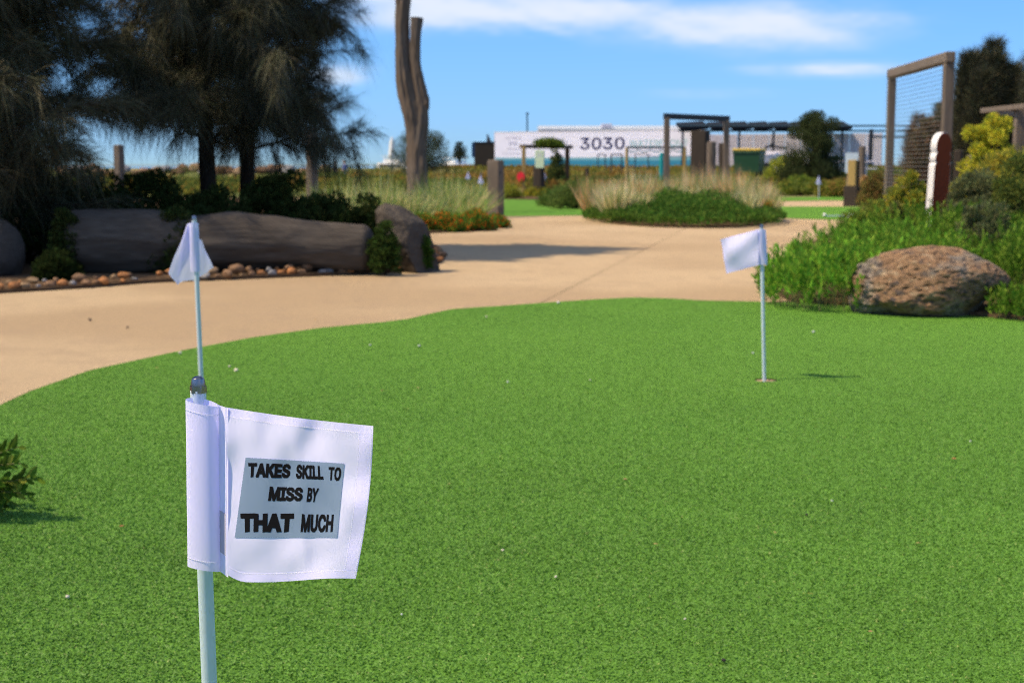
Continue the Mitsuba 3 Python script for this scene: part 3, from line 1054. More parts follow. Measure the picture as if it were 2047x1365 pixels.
# vine frame, sign, disc
vf = thing('arbour_frame', 'low timber frame with a green vine on its beam in front of the billboard', 'frame')
Yv = 47.
p0, p1 = at(1047, 392, Yv), at(1134, 372, Yv + 2)
t0, t1 = at(1047, 293, Yv), at(1134, 294, Yv + 2)
put('post', beam(np.r_[p0[:2], -.03], t0, .12), 'yellow_wood', vf)
put('post', beam(np.r_[p1[:2], -.03], t1, .15), 'dark_wood', vf)
put('beam', beam(t0 - [.1, 0, 0], t1 + [.15, 0, 0], .12), 'timber', vf)
ds = thing('red_disc', 'round red disc fixed to the post of the vine frame', 'disc')
d_ = trimesh.creation.cylinder(.16, .03, sections=32)
d_.apply_transform(trimesh.transformations.rotation_matrix(math.pi / 2, [1, 0, 0]))
d_.apply_translation(at(1045.5, 354, Yv - .12))
put('plate', d_, 'sign_red', ds, smooth=30)
turn(ds, -38, at(1045.5, 354, Yv))
pk2, _, _ = post(1065, 1089, 330, 388, 46., 'dark stone pillar under the pale green sign', 'dark_wood', 'pillar', cat_='pillar')
sg = thing('notice_sign', 'pale green notice sign on top of the dark pillar', 'sign')
a, b = at(1068, 301, 45.6), at(1090, 336, 45.6)
put('plate', bevel_box(b[0] - a[0], .04, a[2] - b[2], .006, ((a[0] + b[0]) / 2, 45.6, b[2])), 'sign_green', sg)
w_ = b[0] - a[0]
for q in range(4):
    put('printed_line', bevel_box(w_ * (.25 if q == 0 else .5), .004, .018, .001, ((a[0] + b[0]) / 2, 45.577, a[2] - .08 - q * .045)), 'board_faint', sg)

turn(sg, -38, ((a[0] + b[0]) / 2, 45.6))

# billboard
bb = thing('billboard', 'long white billboard with large navy digits and a blue sea band', 'billboard')
YB = 93.


def bpx(px, py, yo=0.0):
    q = at(px, py, YB)
    return q + [0, yo, 0]


A, B = bpx(989, 264), bpx(1387, 333)
W_, H_ = B[0] - A[0], A[2] - B[2]
put('panel', bevel_box(W_, .08, H_, .01, ((A[0] + B[0]) / 2, YB, B[2])), 'board_white', bb)
put('frame', cat([beam((A[0] - .05, YB, A[2] + .03), (B[0], YB, A[2] + .03), .10), beam((A[0] - .03, YB, B[2]), (A[0] - .03, YB, A[2] - .03), .08)]), 'fence_grey', bb)
put('base_rail', beam((A[0], YB - .02, B[2] - .06), (B[0], YB - .02, B[2] - .06), .14), 'black_metal', bb)
for q in range(6):
    x_ = A[0] + W_ * (q + .5) / 6
    put('leg', beam((x_, YB + .12, -.1), (x_, YB + .12, A[2] - .2), .12), 'black_metal', bb)


def on_board(poly_pts, m_, name, lift):
    pg = Polygon([(x, z) for x, z in poly_pts]).buffer(0)
    ms = [trimesh.creation.extrude_polygon(g_, .004, engine='earcut') for g_ in getattr(pg, 'geoms', [pg])]
    mm_ = cat(ms)
    mm_.apply_transform(R)
    mm_.apply_translation([0, YB - .04 - lift, 0])
    put(name, mm_, m_, bb)


xs = np.linspace(A[0] + .02, B[0] - .02, 80)
hz = B[2] + .30 * H_ * (.55 + .75 * meshkit.fbm(np.c_[xs * .22, xs * 0, xs * 0], 3, 4)) + .02
on_board(list(zip(xs, hz)) + [(xs[-1], B[2] + .01), (xs[0], B[2] + .01)], 'board_hill', 'printed_hills', .000)
on_board([(xs[0], B[2] + .26 * H_), (xs[-1], B[2] + .26 * H_), (xs[-1], B[2] + .012), (xs[0], B[2] + .012)], 'board_sea_pale', 'printed_sea_far', .006)
on_board([(xs[0], B[2] + .19 * H_), (xs[-1], B[2] + .17 * H_), (xs[-1], B[2] + .014), (xs[0], B[2] + .014)], 'board_sea', 'printed_sea', .012)


def flat_text(text, x0, x1, yb, yt, Yd, m_, parent, bold=True, heavy=0.0):
    t = meshkit.text_mesh(text, 1.0, .05, bold=bold)
    b0, b1 = t.bounds
    P0, P1 = at(x0, yb, Yd), at(x1, yt, Yd)
    t.apply_translation([-b0[0], -b0[1], 0])
    t.apply_scale([(P1[0] - P0[0]) / (b1[0] - b0[0]), (P1[2] - P0[2]) / (b1[1] - b0[1]), .1])
    t.apply_transform(R)
    t.apply_translation([P0[0], Yd, P0[2]])
    put('lettering', t, m_, parent)


flat_text('3030', 1161, 1247, 299.5, 275, YB - .046, 'board_navy', bb)
flat_text('WATERFRONT', 1256, 1364, 294, 281, YB - .046, 'board_teal', bb, False)
flat_text('PS', 1019, 1034, 290, 281.5, YB - .046, 'board_faint', bb)
r = rng(77)
for (x0, x1, y0, y1) in ((1011, 1042, 276.5, 271.5), (1014, 1039, 299, 294.5), (1003, 1043, 308, 304.5), (1092, 1120, 279, 275), (1110, 1135, 288, 280), (1195, 1300, 310, 307.5)):
    x_ = x0
    while x_ < x1:                                             # small print, too blurred in the photograph to read
        wl = r.uniform(.8, 1.7)
        a, b = at(x_, y0, YB - .046), at(x_ + wl, y1, YB - .046)
        put('small_print', bevel_box(b[0] - a[0], .004, (b[2] - a[2]) * r.uniform(.6, 1), .001, ((a[0] + b[0]) / 2, YB - .046, a[2])), 'board_faint', bb)
        x_ += wl + r.uniform(.8, 1.9)

turn(bb, -30, ((A[0] + B[0]) / 2, YB), True)

# shed with white roof behind the billboard, its neighbour boxes and a lamp pole
sh = thing('shed', 'long shed with a low white roof rising behind the billboard', 'shed')
YS = 99.
a, b = at(1085, 253, YS), at(1400, 253, YS)
zr, z0 = at(1100, 258, YS)[2], at(1100, 262, YS)[2]
put('wall', bevel_box(b[0] - a[0], 5, z0 - .8, .02, ((a[0] + b[0]) / 2, YS + 2.5, .8)), 'board_white', sh)
rp = Polygon([(-.25, 0), (5.25, 0), (5.25, .1), (2.5, .42), (-.25, .1)])
mm = trimesh.creation.extrude_polygon(rp, b[0] - a[0] + .6, engine='earcut')
mm.apply_transform(np.array([[0, 0, 1, 0], [1, 0, 0, 0], [0, 1, 0, 0], [0, 0, 0, 1.]]))
mm.apply_translation([a[0] - .3, YS, z0 + .002])
put('roof', mm, 'roof_pale', sh)
mm = bevel_box(.75, .6, .3, .03, (at(1213, 255, YS)[0], YS + .4, zr + .05))
put('roof_vent', mm, 'fence_grey', sh)
lp = thing('lamp_pole', 'thin dark lamp pole rising above the billboard', 'lamp pole')
q = at(1054, 229, 97.)
put('pole', tube([(q[0], 97., .5), (q[0], 97., 2.), q], [.06, .06, .045], 10), 'pipe_teal', lp)
put('lamp_head', bevel_box(.22, .3, .10, .02, (q[0], 96.95, q[2])), 'pipe_teal', lp)
bx = thing('crate_stack', 'dark brown boxy hut left of the billboard', 'hut')
a, b = at(949, 286, 82.), at(988, 334, 82.)
put('wall', bevel_box(b[0] - a[0], 1.2, a[2] - .5, .03, ((a[0] + b[0]) / 2, 82.6, .5)), 'dark_wood', bx)
put('cap', bevel_box(b[0] - a[0] + .1, 1.3, .06, .01, ((a[0] + b[0]) / 2, 82.6, a[2] + .002)), 'black_metal', bx)
for q in range(6):
    x_ = a[0] + (b[0] - a[0]) * (q + .5) / 6
    put('slat', bevel_box((b[0] - a[0]) / 6 * .86, .03, a[2] - .62, .008, (x_, 82.6 - .612, .56)), 'dark_wood', bx)
fn = thing('folded_umbrella', 'folded black umbrella standing behind the dark hut', 'umbrella')
q, q2 = at(974, 268, 84.), at(979, 292, 84.)
put('canopy', tube([np.r_[q2[:2], 1.2], q2, (q + q2) / 2, q], [.16, .2, .13, .02], 10, .2, 1, 3), 'black_metal', fn, smooth=50)
put('pole', tube([np.r_[q2[:2], .5], np.r_[q2[:2], 1.25]], .03, 8), 'black_metal', fn)
bl = thing('banner', 'narrow blue banner on a pole at the left of the dark hut', 'banner')
a, b = at(943, 285, 83.), at(949, 315, 83.)
put('cloth', bevel_box(b[0] - a[0], .02, a[2] - b[2], .005, ((a[0] + b[0]) / 2, 83., b[2])), 'blue_paint', bl)
put('pole', tube([(b[0] - .01, 83.05, .5), (b[0] - .01, 83.05, a[2] + .05)], .025, 8), 'steel_cable', bl)

# corrugated fence with dark roof panels on posts
fc = thing('fence', 'long corrugated pale grey metal fence right of the billboard', 'fence')
YF = 90.
x0, x1 = at(1392, 300, YF)[0], at(1746, 300, YF)[0]
zt, zb = at(1500, 268, YF)[2], .75
npan = 12
for q in range(npan):
    a_, b_ = x0 + (x1 - x0) * q / npan, x0 + (x1 - x0) * (q + 1) / npan - .02
    n_ = 5
    prof = []
    pw_ = (b_ - a_) / n_
    for k_ in range(n_):
        s_ = a_ + k_ * pw_
        prof += [(s_, 0), (s_ + pw_ * .55, 0), (s_ + pw_ * .65, .055), (s_ + pw_ * .9, .055)]
    prof += [(b_, 0)]
    pr_ = np.array(prof)
    ring_ = np.r_[pr_, pr_[::-1] + [0, .006]]
    mm = trimesh.creation.extrude_polygon(Polygon(ring_), zt - zb, engine='earcut')
    mm.apply_translation([0, YF - .06, zb])
    put('panel', mm, 'fence_grey', fc)
turn(fc, -22, ((x0 + x1) / 2, YF), True)
sr = thing('shade_roof', 'row of black tilted roof panels on dark posts above the grey fence', 'shade roof')
YQ = 87.
z1 = at(1500, 262, YQ)[2]
zu = at(1500, 252, YQ)[2]
for px in (1365, 1478, 1547, 1684):
    q = at(px, 262, YQ)
    put('post', beam((q[0], YQ, .5), (q[0], YQ, z1), .13), 'black_metal', sr)
q = at(1742, 262, YQ)
put('post', beam((q[0], YQ, .5), (q[0], YQ, z1 + .1), .2), 'black_metal', sr)
edges = [1358, 1420, 1462, 1506, 1548, 1590, 1628, 1666, 1706]
for a_, b_ in zip(edges[:-1], edges[1:]):
    P0, P1 = at(a_ + 2, 255, YQ)[0], at(b_ - 4, 255, YQ)[0]
    mm = bevel_box(P1 - P0, 2.4, .20, .01)
    mm.apply_transform(trimesh.transformations.rotation_matrix(math.radians(9), [1, 0, 0]))
    mm.apply_transform(trimesh.transformations.rotation_matrix(math.radians(-3), [0, 1, 0]))
    mm.apply_translation([(P0 + P1) / 2, YQ + 1.0, (z1 + zu) / 2 + .08])
    put('roof_panel', mm, 'panel_dark', sr)
for py in (252, 262, 274):
    xa = at(1355 if py < 270 else 1742, py, YQ)
    xb = at(1830, py, YQ)
    put('rail', tube([xa, xb], .055, 8), 'pipe_teal', sr)

# small goal frames and the yellow-green swing frame, bins, signs
for (xa, xb, yt, yb, Yg, rad_, mt, lab) in ((1222, 1243, 309, 345, 70., .035, 'black_metal', 'small black metal hoop frame in front of the billboard sea band'),
                                            (1195, 1210, 309, 345, 76., .03, 'black_metal', 'slim black hoop left of the small black metal frame'),
                                            (1270, 1296, 308, 345, 74., .03, 'black_metal', 'slim black hoop between the pale posts of the rope frame'),
                                            (1253, 1369, 295, 345, 58., .06, 'yellow_wood', 'wide pale timber rope frame with a sagging green rope')):
    key = thing('hoop_frame', lab, 'frame')
    a0, a1, t0, t1 = at(xa, yb, Yg), at(xb, yb, Yg), at(xa, yt, Yg), at(xb, yt, Yg)
    put('post', tube([np.r_[a0[:2], -.2], t0], rad_, 10), mt, key)
    put('post', tube([np.r_[a1[:2], -.2], t1], rad_, 10), mt, key)
    put('bar', tube([t0, t1], rad_ * .8, 10), mt if mt != 'yellow_wood' else 'pipe_teal', key)
    if mt == 'yellow_wood':
        tt = np.linspace(0, 1, 40)
        rp_ = t0 + (t1 - t0) * tt[:, None]
        rp_[:, 2] -= .09 + .09 * np.abs(np.sin(tt * np.pi * 5))
        put('rope', tube(rp_, .022, 6), 'teal_paint', key)
tb = thing('teal_bollard', 'bright teal bollard left of the tall portal frame', 'bollard')
q = at(1323, 306, 60.)
put('shaft', tube([np.r_[q[:2], -.1], q - [0, 0, .06], q], [.10, .10, .08], 16), 'teal_paint', tb, smooth=40)

sk = thing('skip_bin', 'dark green waste bin with a yellow lid behind the grass mound', 'bin')
Yk = 56.
a, b = at(1474, 302, Yk), at(1528, 336, Yk)
w_, h2 = b[0] - a[0], a[2] - b[2]
zb_ = b[2] - .15
hull = trimesh.convex.convex_hull(np.array([(x * s_, y * s_, z) for x in (-w_ / 2, w_ / 2) for y in (-.45, .45) for z, s_ in ((0, .88), (h2 + .15, 1))]))
M = trimesh.transformations.rotation_matrix(math.radians(-24), [0, 0, 1])
o_ = np.array([(a[0] + b[0]) / 2, Yk + .4, zb_])
for mm, nm, mt in ((hull, 'body', 'skip_green'), (bevel_box(w_ * 1.06, .98, .09, .03, (0, 0, h2 + .152)), 'lid', 'skip_yellow'), (bevel_box(w_ * 1.05, .97, .07, .02, (0, 0, h2 + .05)), 'rim', 'skip_green')):
    mm.apply_transform(M)
    mm.apply_translation(o_)
    put(nm, mm, mt, sk)
for sx in (-1, 1):
    for sy in (-1, 1):
        wl = trimesh.creation.cylinder(.09, .06, sections=16)
        wl.apply_transform(trimesh.transformations.rotation_matrix(math.pi / 2, [0, 1, 0]))
        wl.apply_translation([sx * w_ * .36, sy * .3, -.06])
        wl.apply_transform(M)
        wl.apply_translation(o_)
        put('wheel', wl, 'rubber', sk)

bd = thing('bollard', 'short bollard with a yellow upper face and dark base near the distant green', 'bollard')
Yb = 36.
a, b = at(1696, 320, Yb), at(1713, 372, Yb)
put('face', bevel_box(b[0] - a[0] - .02, .12, a[2] - b[2], .01, ((a[0] + b[0]) / 2, Yb - .02, b[2])), 'yellow_wood', bd)
put('base', bevel_box(b[0] - a[0] + .13, .24, b[2] + .05, .015, ((a[0] + b[0]) / 2 - .01, Yb + .02, -.052)), 'dark_wood', bd)
put('back_board', bevel_box(b[0] - a[0] + .02, .07, a[2] - b[2] - .02, .01, ((a[0] + b[0]) / 2 + .01, Yb + .09, b[2])), 'dark_wood', bd)
turn(bd, -35, ((a[0] + b[0]) / 2, Yb))
bs = thing('notice_sign', 'pale blue sign plate behind the yellow faced bollard', 'sign')
a, b = at(1690, 306, 40.), at(1716, 346, 40.)
put('plate', bevel_box(b[0] - a[0], .03, a[2] - b[2], .005, ((a[0] + b[0]) / 2, 40., b[2])), 'sign_blue', bs)
for x_ in (a[0] + .05, b[0] - .05):
    put('leg', beam((x_, 40.05, 0), (x_, 40.05, a[2] - .05), .04), 'steel_cable', bs)

turn(bs, -35, ((a[0] + b[0]) / 2, 40.))

# pale bench, arch, and car behind the bushy tree
pb = thing('picnic_table', 'pale grey picnic table beyond the bushy tree', 'table')
a, b = at(1650, 322, 60.), at(1745, 331, 60.)
put('top', bevel_box(b[0] - a[0], .7, .05, .01, ((a[0] + b[0]) / 2, 60., a[2] - .05)), 'fence_grey', pb)
for x_ in (a[0] + .3, b[0] - .3):
    put('leg', beam((x_, 60., .1), (x_, 60., a[2] - .052), .09), 'fence_grey', pb)
for sy in (-.65, .65):
    put('bench_seat', bevel_box(b[0] - a[0], .28, .05, .01, ((a[0] + b[0]) / 2, 60. + sy, a[2] - .35)), 'fence_grey', pb)
br = thing('boat_trailer', 'grey covered trailer with a black roll bar left of the bushy tree', 'trailer')
Yt = 66.
a, b = at(1526, 302, Yt), at(1574, 330, Yt)
w_ = b[0] - a[0]
mm = trimesh.convex.convex_hull(np.array([(x * s_, y * s_, z) for x in (-w_ / 2, w_ / 2) for y in (-.6, .6) for z, s_ in ((0, .95), (.35, 1), (.5, .8))]))
cx_ = (a[0] + b[0]) / 2
mm.apply_translation([cx_, Yt + .6, a[2] - .52])
put('cover', mm, 'fence_grey', br)
put('chassis', bevel_box(w_ * .95, 1.1, .16, .02, (cx_, Yt + .6, a[2] - .70)), 'black_metal', br)
ap = at(1528, 310, Yt)
put('roll_bar', tube(spline([at(1528, 308, Yt - .1), at(1530, 296, Yt - .1), at(1545, 293, Yt - .1), at(1570, 296, Yt - .1)], 30), .05, 8), 'black_metal', br)
put('spotlight', rock(.12, .1, .11, 2, 2, .1), 'black_metal', br, smooth=True)
scene[[k for k in scene if k.startswith(br + '__spotlight')][0]]['to_world'] = T().translate((at(1543, 290, Yt - .1)).tolist())
for sx in (-.3, .3):
    wl = trimesh.creation.cylinder(.27, .18, sections=20)
    wl.apply_transform(trimesh.transformations.rotation_matrix(math.pi / 2, [1, 0, 0]))
    wl.apply_translation([cx_ + sx * w_, Yt + .1, land(cx_, Yt) + .25])
    put('wheel', wl, 'rubber', br)


def car(cx, cy, cz, L, rz, lab):
    key = thing('parked_car', lab, 'car')
    prof = [(-.5, .18), (-.5, .42), (-.47, .52), (-.30, .56), (-.17, .80), (.16, .82), (.33, .58), (.47, .52), (.5, .40), (.5, .18)]
    mm = trimesh.creation.extrude_polygon(Polygon([(x * L, z * 1.75) for x, z in prof]).buffer(-.04).buffer(.04), 1.7, engine='earcut')
    glass = trimesh.creation.extrude_polygon(Polygon([(x * L, z * 1.75) for x, z in ((-.265, .585), (-.155, .765), (.145, .785), (.285, .60))]), 1.72, engine='earcut')
    glass.apply_translation([0, 0, -.01])
    M_ = trimesh.transformations.rotation_matrix(rz, [0, 0, 1])
    ps = [(mm, 'body', 'car_white'), (glass, 'window', 'glass_dark')]
    for x_ in (-.31, .31):
        for y_ in (0, 1.7):
            wl = trimesh.creation.cylinder(.31, .2, sections=24)
            wl.apply_translation([x_ * L, .31, y_])
            ps.append((wl, 'wheel', 'rubber'))
    for x_, z_ in ((-.49, .45), (.49, .45)):
        for y_ in (.2, 1.5):
            hl = bevel_box(.08, .3, .12, .02)
            hl.apply_transform(np.linalg.inv(R))
            hl.apply_translation([x_ * L, z_ * 1.75, y_])
            ps.append((hl, 'headlight' if x_ < 0 else 'tail_light', 'white_paint' if x_ < 0 else 'sign_red'))
    for mm_, nm, mt in ps:
        mm_.apply_transform(R)
        mm_.apply_translation([0, .85, 0])
        mm_.apply_transform(M_)
        mm_.apply_translation([cx, cy, cz])
        put(nm, mm_, mt, key, smooth=30)


q = at(1640, 345, 70.)
car(q[0], 71., .15, 4.3, .5, 'white parked car mostly hidden behind the bushy tree')

# pergola beam at the far right
pg = thing('pergola', 'weathered timber pergola behind the yellow flowering shrub at the right edge', 'pergola')
put('beam', beam(at(1965, 222, 24.), at(2130, 205, 20.), .08, .09), 'timber', pg)
for px, yy in ((2040, 22.4), (2120, 20.3)):
    q = at(px, 212, yy)
    put('post', beam((q[0], yy, -.05), (q[0], yy, q[2] - .06), .15), 'timber', pg)
put('cross_beam', beam(at(1990, 226, 23.6), at(2120, 236, 26.), .08, .08), 'timber', pg)

# boats, breakwater, parasol


def yacht(px0, px1, ytop, Yy, lab):
    key = thing('motor_yacht', lab, 'boat')
    a, b = at(px0, ytop, Yy), at(px1, ytop, Yy)
    L = b[0] - a[0]
    hull_ = []
    for t_ in np.linspace(0, 1, 14):
        w__ = 1.5 * math.sqrt(max(0, 1 - ((t_ - .35) / .66) ** 2)) if t_ > .35 else 1.5
        for y_ in (-1, 1):
            hull_ += [(a[0] + L * t_, Yy + y_ * max(w__, .05), .55 + .25 * t_), (a[0] + L * (.04 + .9 * t_), Yy + y_ * max(w__, .05) * .7, -1.3)]
    put('hull', trimesh.convex.convex_hull(np.array(hull_)), 'white_paint', key)
    zt_ = a[2]
    z0_ = .6
    hh = zt_ - z0_
    put('cabin', trimesh.convex.convex_hull(np.array([(a[0] + L * x, Yy + y * 1.1, z0_ + hh * z) for x, z in ((.08, 0), (.78, 0), (.1, .55), (.62, .55)) for y in (-1, 1)])), 'white_paint', key)
    put('window', trimesh.convex.convex_hull(np.array([(a[0] + L * x, Yy + y * 1.13, z0_ + hh * z) for x, z in ((.14, .25), (.66, .25), (.15, .42), (.6, .42)) for y in (-1, 1)])), 'glass_dark', key)
    put('flybridge', trimesh.convex.convex_hull(np.array([(a[0] + L * x, Yy + y * .9, z0_ + hh * z) for x, z in ((.2, .57), (.55, .57), (.2, .8), (.5, .8)) for y in (-1, 1)])), 'white_paint', key)
    put('hardtop', bevel_box(L * .4, 1.9, .06, .02, (a[0] + L * .36, Yy, zt_ - .06)), 'white_paint', key)
    for x in (.2, .5):
        for y in (-.8, .8):
            put('strut', beam((a[0] + L * x, Yy + y, z0_ + hh * .78), (a[0] + L * x, Yy + y, zt_ - .05), .04), 'white_paint', key)
    return key


turn(yacht(748, 866, 312, 124., 'white motor yacht behind the forked trunk'), -35, at(807, 330, 124.))
turn(yacht(880, 958, 316, 128., 'white motor yacht left of the dark hut, smaller'), -35, at(919, 330, 128.))
um = thing('parasol', 'closed white parasol on a dark pole left of the forked trunk', 'parasol')
q, q2 = at(783.5, 274, 84.), at(783, 316, 84.)
put('canopy', tube([q2, q2 * .5 + q * .5, q * .8 + q2 * .2, q], [.22, .17, .12, .03], 14, .25, 2, 3), 'white_paint', um, smooth=50)
q3 = at(787, 350, 84.)
put('pole', tube([(q2[0] + .03, 84., -.4), (q2[0] + .02, 84., q2[2] + .1)], .04, 8), 'black_metal', um)
r = rng(5)
tones = ['stone_brown', 'stone_tan', 'stone_grey', 'stone_brown']
for q in range(26):
    key = thing('breakwater_rock', 'pale and brown rock in the breakwater row on the left horizon', 'rock', 'rocks of the breakwater on the left horizon')
    px = 120 + q * 21 + r.uniform(-6, 6)
    Yr_ = 104. + r.uniform(-2, 2)
    x_ = at(px, 335, Yr_)[0]
    m = rock(r.uniform(.4, .75), .5, r.uniform(.28, .5), 200 + q, 2, .3, 1.4, 3)
    m.apply_translation([x_, Yr_, land(x_, Yr_) + .18])
    put('stone', m, tones[q % 4], key)

# ------------------------------------------------------------------ people


def person(lab, cx, cy, cz, face, shirt, trousers, reach):
    key = thing('person', lab, 'person')

    def S(p, r_):
        return m3.Manifold.sphere(r_, 16).translate(list(map(float, p)))

    def bone(a, ra, b, rb):
        return m3.Manifold.batch_hull([S(a, ra), S(b, rb)])
    J = dict(pel=(0, 0, .95), chest=(0, .02, 1.28), neck=(0, .01, 1.48), head=(0, .03, 1.62))
    hips, sh_ = [(-.09, 0, .92), (.09, 0, .92)], [(-.19, 0, 1.40), (.19, 0, 1.40)]
    knees, ank = [(-.10, .03, .50), (.11, .02, .50)], [(-.11, -.02, .09), (.13, -.02, .09)]
    elb, wri = [(-.27, -.02, 1.12), (.26, .04, 1.12)], [(-.22, .16 + reach, 1.02), (.20, .20 + reach, 1.05)]
    torso = bone((-.09, 0, .95), .115, (.09, 0, .95), .115) + m3.Manifold.batch_hull([S((-.10, 0, 1.0), .10), S((.10, 0, 1.0), .10), S((-.13, .01, 1.33), .10), S((.13, .01, 1.33), .10)]) + m3.Manifold.batch_hull([S(sh_[0], .06), S(sh_[1], .06), S((0, 0, 1.44), .07)])
    legs = m3.Manifold()
    arms_u = m3.Manifold()
    arms_l = m3.Manifold()
    feet = m3.Manifold()
    for s in (0, 1):
        legs = legs + bone(hips[s], .095, knees[s], .062) + bone(knees[s], .06, ank[s], .043)
        feet = feet + m3.Manifold.batch_hull([S(ank[s], .045), S((ank[s][0], .12, .04), .04), S((ank[s][0], -.05, .04), .04)])
        arms_u = arms_u + bone(sh_[s], .055, elb[s], .043)
        arms_l = arms_l + bone(elb[s], .042, wri[s], .028)
        w__ = np.array(wri[s])
        d_ = unit(w__ - np.array(elb[s]))
        palm = w__ + d_ * .06
        arms_l = arms_l + bone(w__, .026, palm, .032)
        for q_ in range(4):
            o1 = palm + np.array([(q_ - 1.5) * .018, 0, 0])
            arms_l = arms_l + bone(o1, .010, o1 + d_ * (.05 + .008 * (q_ in (1, 2))) + [0, 0, -.012], .008)
        arms_l = arms_l + bone(w__ + d_ * .03, .012, w__ + d_ * .06 + [(.04 if s == 0 else -.04), 0, .01], .009)
    head = S((0, .02, 1.63), .088).scale([1, 1, 1]) + m3.Manifold.batch_hull([S((0, .03, 1.60), .078), S((0, .055, 1.545), .045)]) + bone((0, 0, 1.44), .055, (0, .01, 1.56), .052)
    head = head + bone((0, .105, 1.60), .012, (0, .118, 1.585), .014) + S((-.088, .015, 1.61), .018) + S((.088, .015, 1.61), .018)
    body_ = torso + legs + arms_u + arms_l + head

    def clean(man, it=8, size=.02):
        mm_ = man.refine_to_length(size).to_mesh()
        t_ = trimesh.Trimesh(mm_.vert_properties[:, :3], mm_.tri_verts)
        trimesh.smoothing.filter_taubin(t_, iterations=it)
        return t_
    hair = m3.Manifold.batch_hull([S((0, .005, 1.655), .092), S((0, -.03, 1.62), .08)]) - m3.Manifold.cube([.4, .3, .3]).translate([-.2, .045, 1.40])
    shirt_m = m3.Manifold.batch_hull([S((-.10, 0, .96), .118), S((.10, 0, .96), .118), S((-.13, .01, 1.33), .112), S((.13, .01, 1.33), .112)]) + m3.Manifold.batch_hull([S(sh_[0], .07), S(sh_[1], .07), S((0, 0, 1.42), .078)])
    tr_m = m3.Manifold.batch_hull([S(hips[0], .118), S(hips[1], .118), S((0, 0, .98), .115)])
    for s in (0, 1):
        e_ = np.array(sh_[s]) * .25 + np.array(elb[s]) * .75
        shirt_m = shirt_m + bone(sh_[s], .066, e_, .058)
        tr_m = tr_m + bone(hips[s], .108, knees[s], .078) + bone(knees[s], .076, ank[s], .062)
    tw = T().translate([cx, cy, cz]).rotate([0, 0, 1], face)
    put('body', clean(body_), 'skin', key, smooth=True, to_world=tw)
    put('hair', clean(hair, 4), 'hair', key, smooth=True, to_world=tw)
    put('shirt', clean(shirt_m, 6), shirt, key, smooth=True, to_world=tw)
    put('trousers', clean(tr_m, 6), trousers, key, smooth=True, to_world=tw)
    put('shoes', clean(feet, 4), 'black_cloth', key, smooth=True, to_world=tw)


for px, ytop, Yq, fc_, shirt, tr_, lab in ((669, 321, 84., -70, 'black_cloth', 'black_cloth', 'person in black standing in the distance left of the forked trunk'),
                                           (689, 319, 84., 75, 'blue_cloth', 'denim', 'person in a blue shirt standing facing the person in black')):
    q = at(px, ytop, Yq)
    person(lab, q[0], Yq, q[2] - 1.75, fc_, shirt, tr_, .0)

# ------------------------------------------------------------------ trees


def casuarina(name, lab, base, H, R_, z_low, seed, n, col, width=.0045, nl=(.16, .34), limbs=44, trunk_r=.09, lean=(0, 0), droop=.55, share=.0):
    """A she-oak: a dark trunk, rising limbs, twigs, and thread-like drooping needles."""
    r = rng(seed)
    key = thing(name, lab, 'tree', None)
    base = np.asarray(base, float)
    tz = np.linspace(0, 1, 16)
    tp = base + np.c_[lean[0] * tz ** 1.5 + .06 * np.sin(tz * 5 + seed), lean[1] * tz, tz * H * .93]
    put('trunk', tube(tp, trunk_r * (1 - .85 * tz) + .012, 14, .12, seed, 3), 'dark_bark', key, smooth=50)
    limb_m, starts, dirs = [], [], []
    for k_ in range(limbs):
        h = z_low + (H - z_low) * (k_ + r.random()) / limbs * .93
        f_ = (h - base[2]) / (H * .93)
        o = np.array([np.interp(f_, tz, tp[:, q_]) for q_ in range(3)])
        th = k_ * 2.4 + r.uniform(-.4, .4)
        env = R_ * (1 - .55 * ((h - z_low) / (H - z_low)) ** 2) * r.uniform(.62, 1.05)
        rise = r.uniform(.15, .55) * env
        t_ = np.linspace(0, 1, 8)[:, None]
        dd = np.array([math.cos(th), math.sin(th), 0])
        c = o + dd * env * t_ + np.array([0, 0, 1]) * rise * (t_ * 1.7 - t_ ** 2 * 1.0) + r.normal(size=(8, 3)) * .02 * env
        limb_m.append(tube(c, np.linspace(.022, .006, 8) * (R_ / 1.4), 6, cap=False))
        nt = 14
        for q_ in range(nt):
            u = .2 + .8 * (q_ + r.random()) / nt
            p0 = np.array([np.interp(u, t_[:, 0], c[:, w__]) for w__ in range(3)])
            d0 = unit(dd * r.uniform(.3, 1.2) + r.normal(size=3) * .7 + [0, 0, .15])
            L = r.uniform(.2, .5) * R_ / 1.4
            tw_ = p0 + d0 * L * np.linspace(0, 1, 5)[:, None] + np.array([0, 0, -.12 * L])[None] * np.linspace(0, 1, 5)[:, None] ** 2
            limb_m.append(tube(tw_, np.linspace(.006, .003, 5) * (R_ / 1.4), 4, cap=False))
            starts.append(tw_[:, :])
            dirs.append(np.repeat(d0[None], 5, 0))
    put('branches', cat(limb_m), 'dark_bark', key)
    S_, D_ = np.vstack(starts), np.vstack(dirs)
    ix = r.integers(0, len(S_), n)
    pos = S_[ix] + r.normal(size=(n, 3)) * .03
    dr_ = unit(D_[ix] * .9 + r.normal(size=(n, 3)) * .55)
    v, f, m_ = strands(pos, dr_, r.uniform(*nl, n) * R_ / 1.4, width, droop * r.uniform(.4, 1.3, n), seed + 1, 2)
    put('crown', (v, f), 'needle', key, color=tints(n, m_, col, seed + 2, .4, (.12, .10, .05), share))
    return key


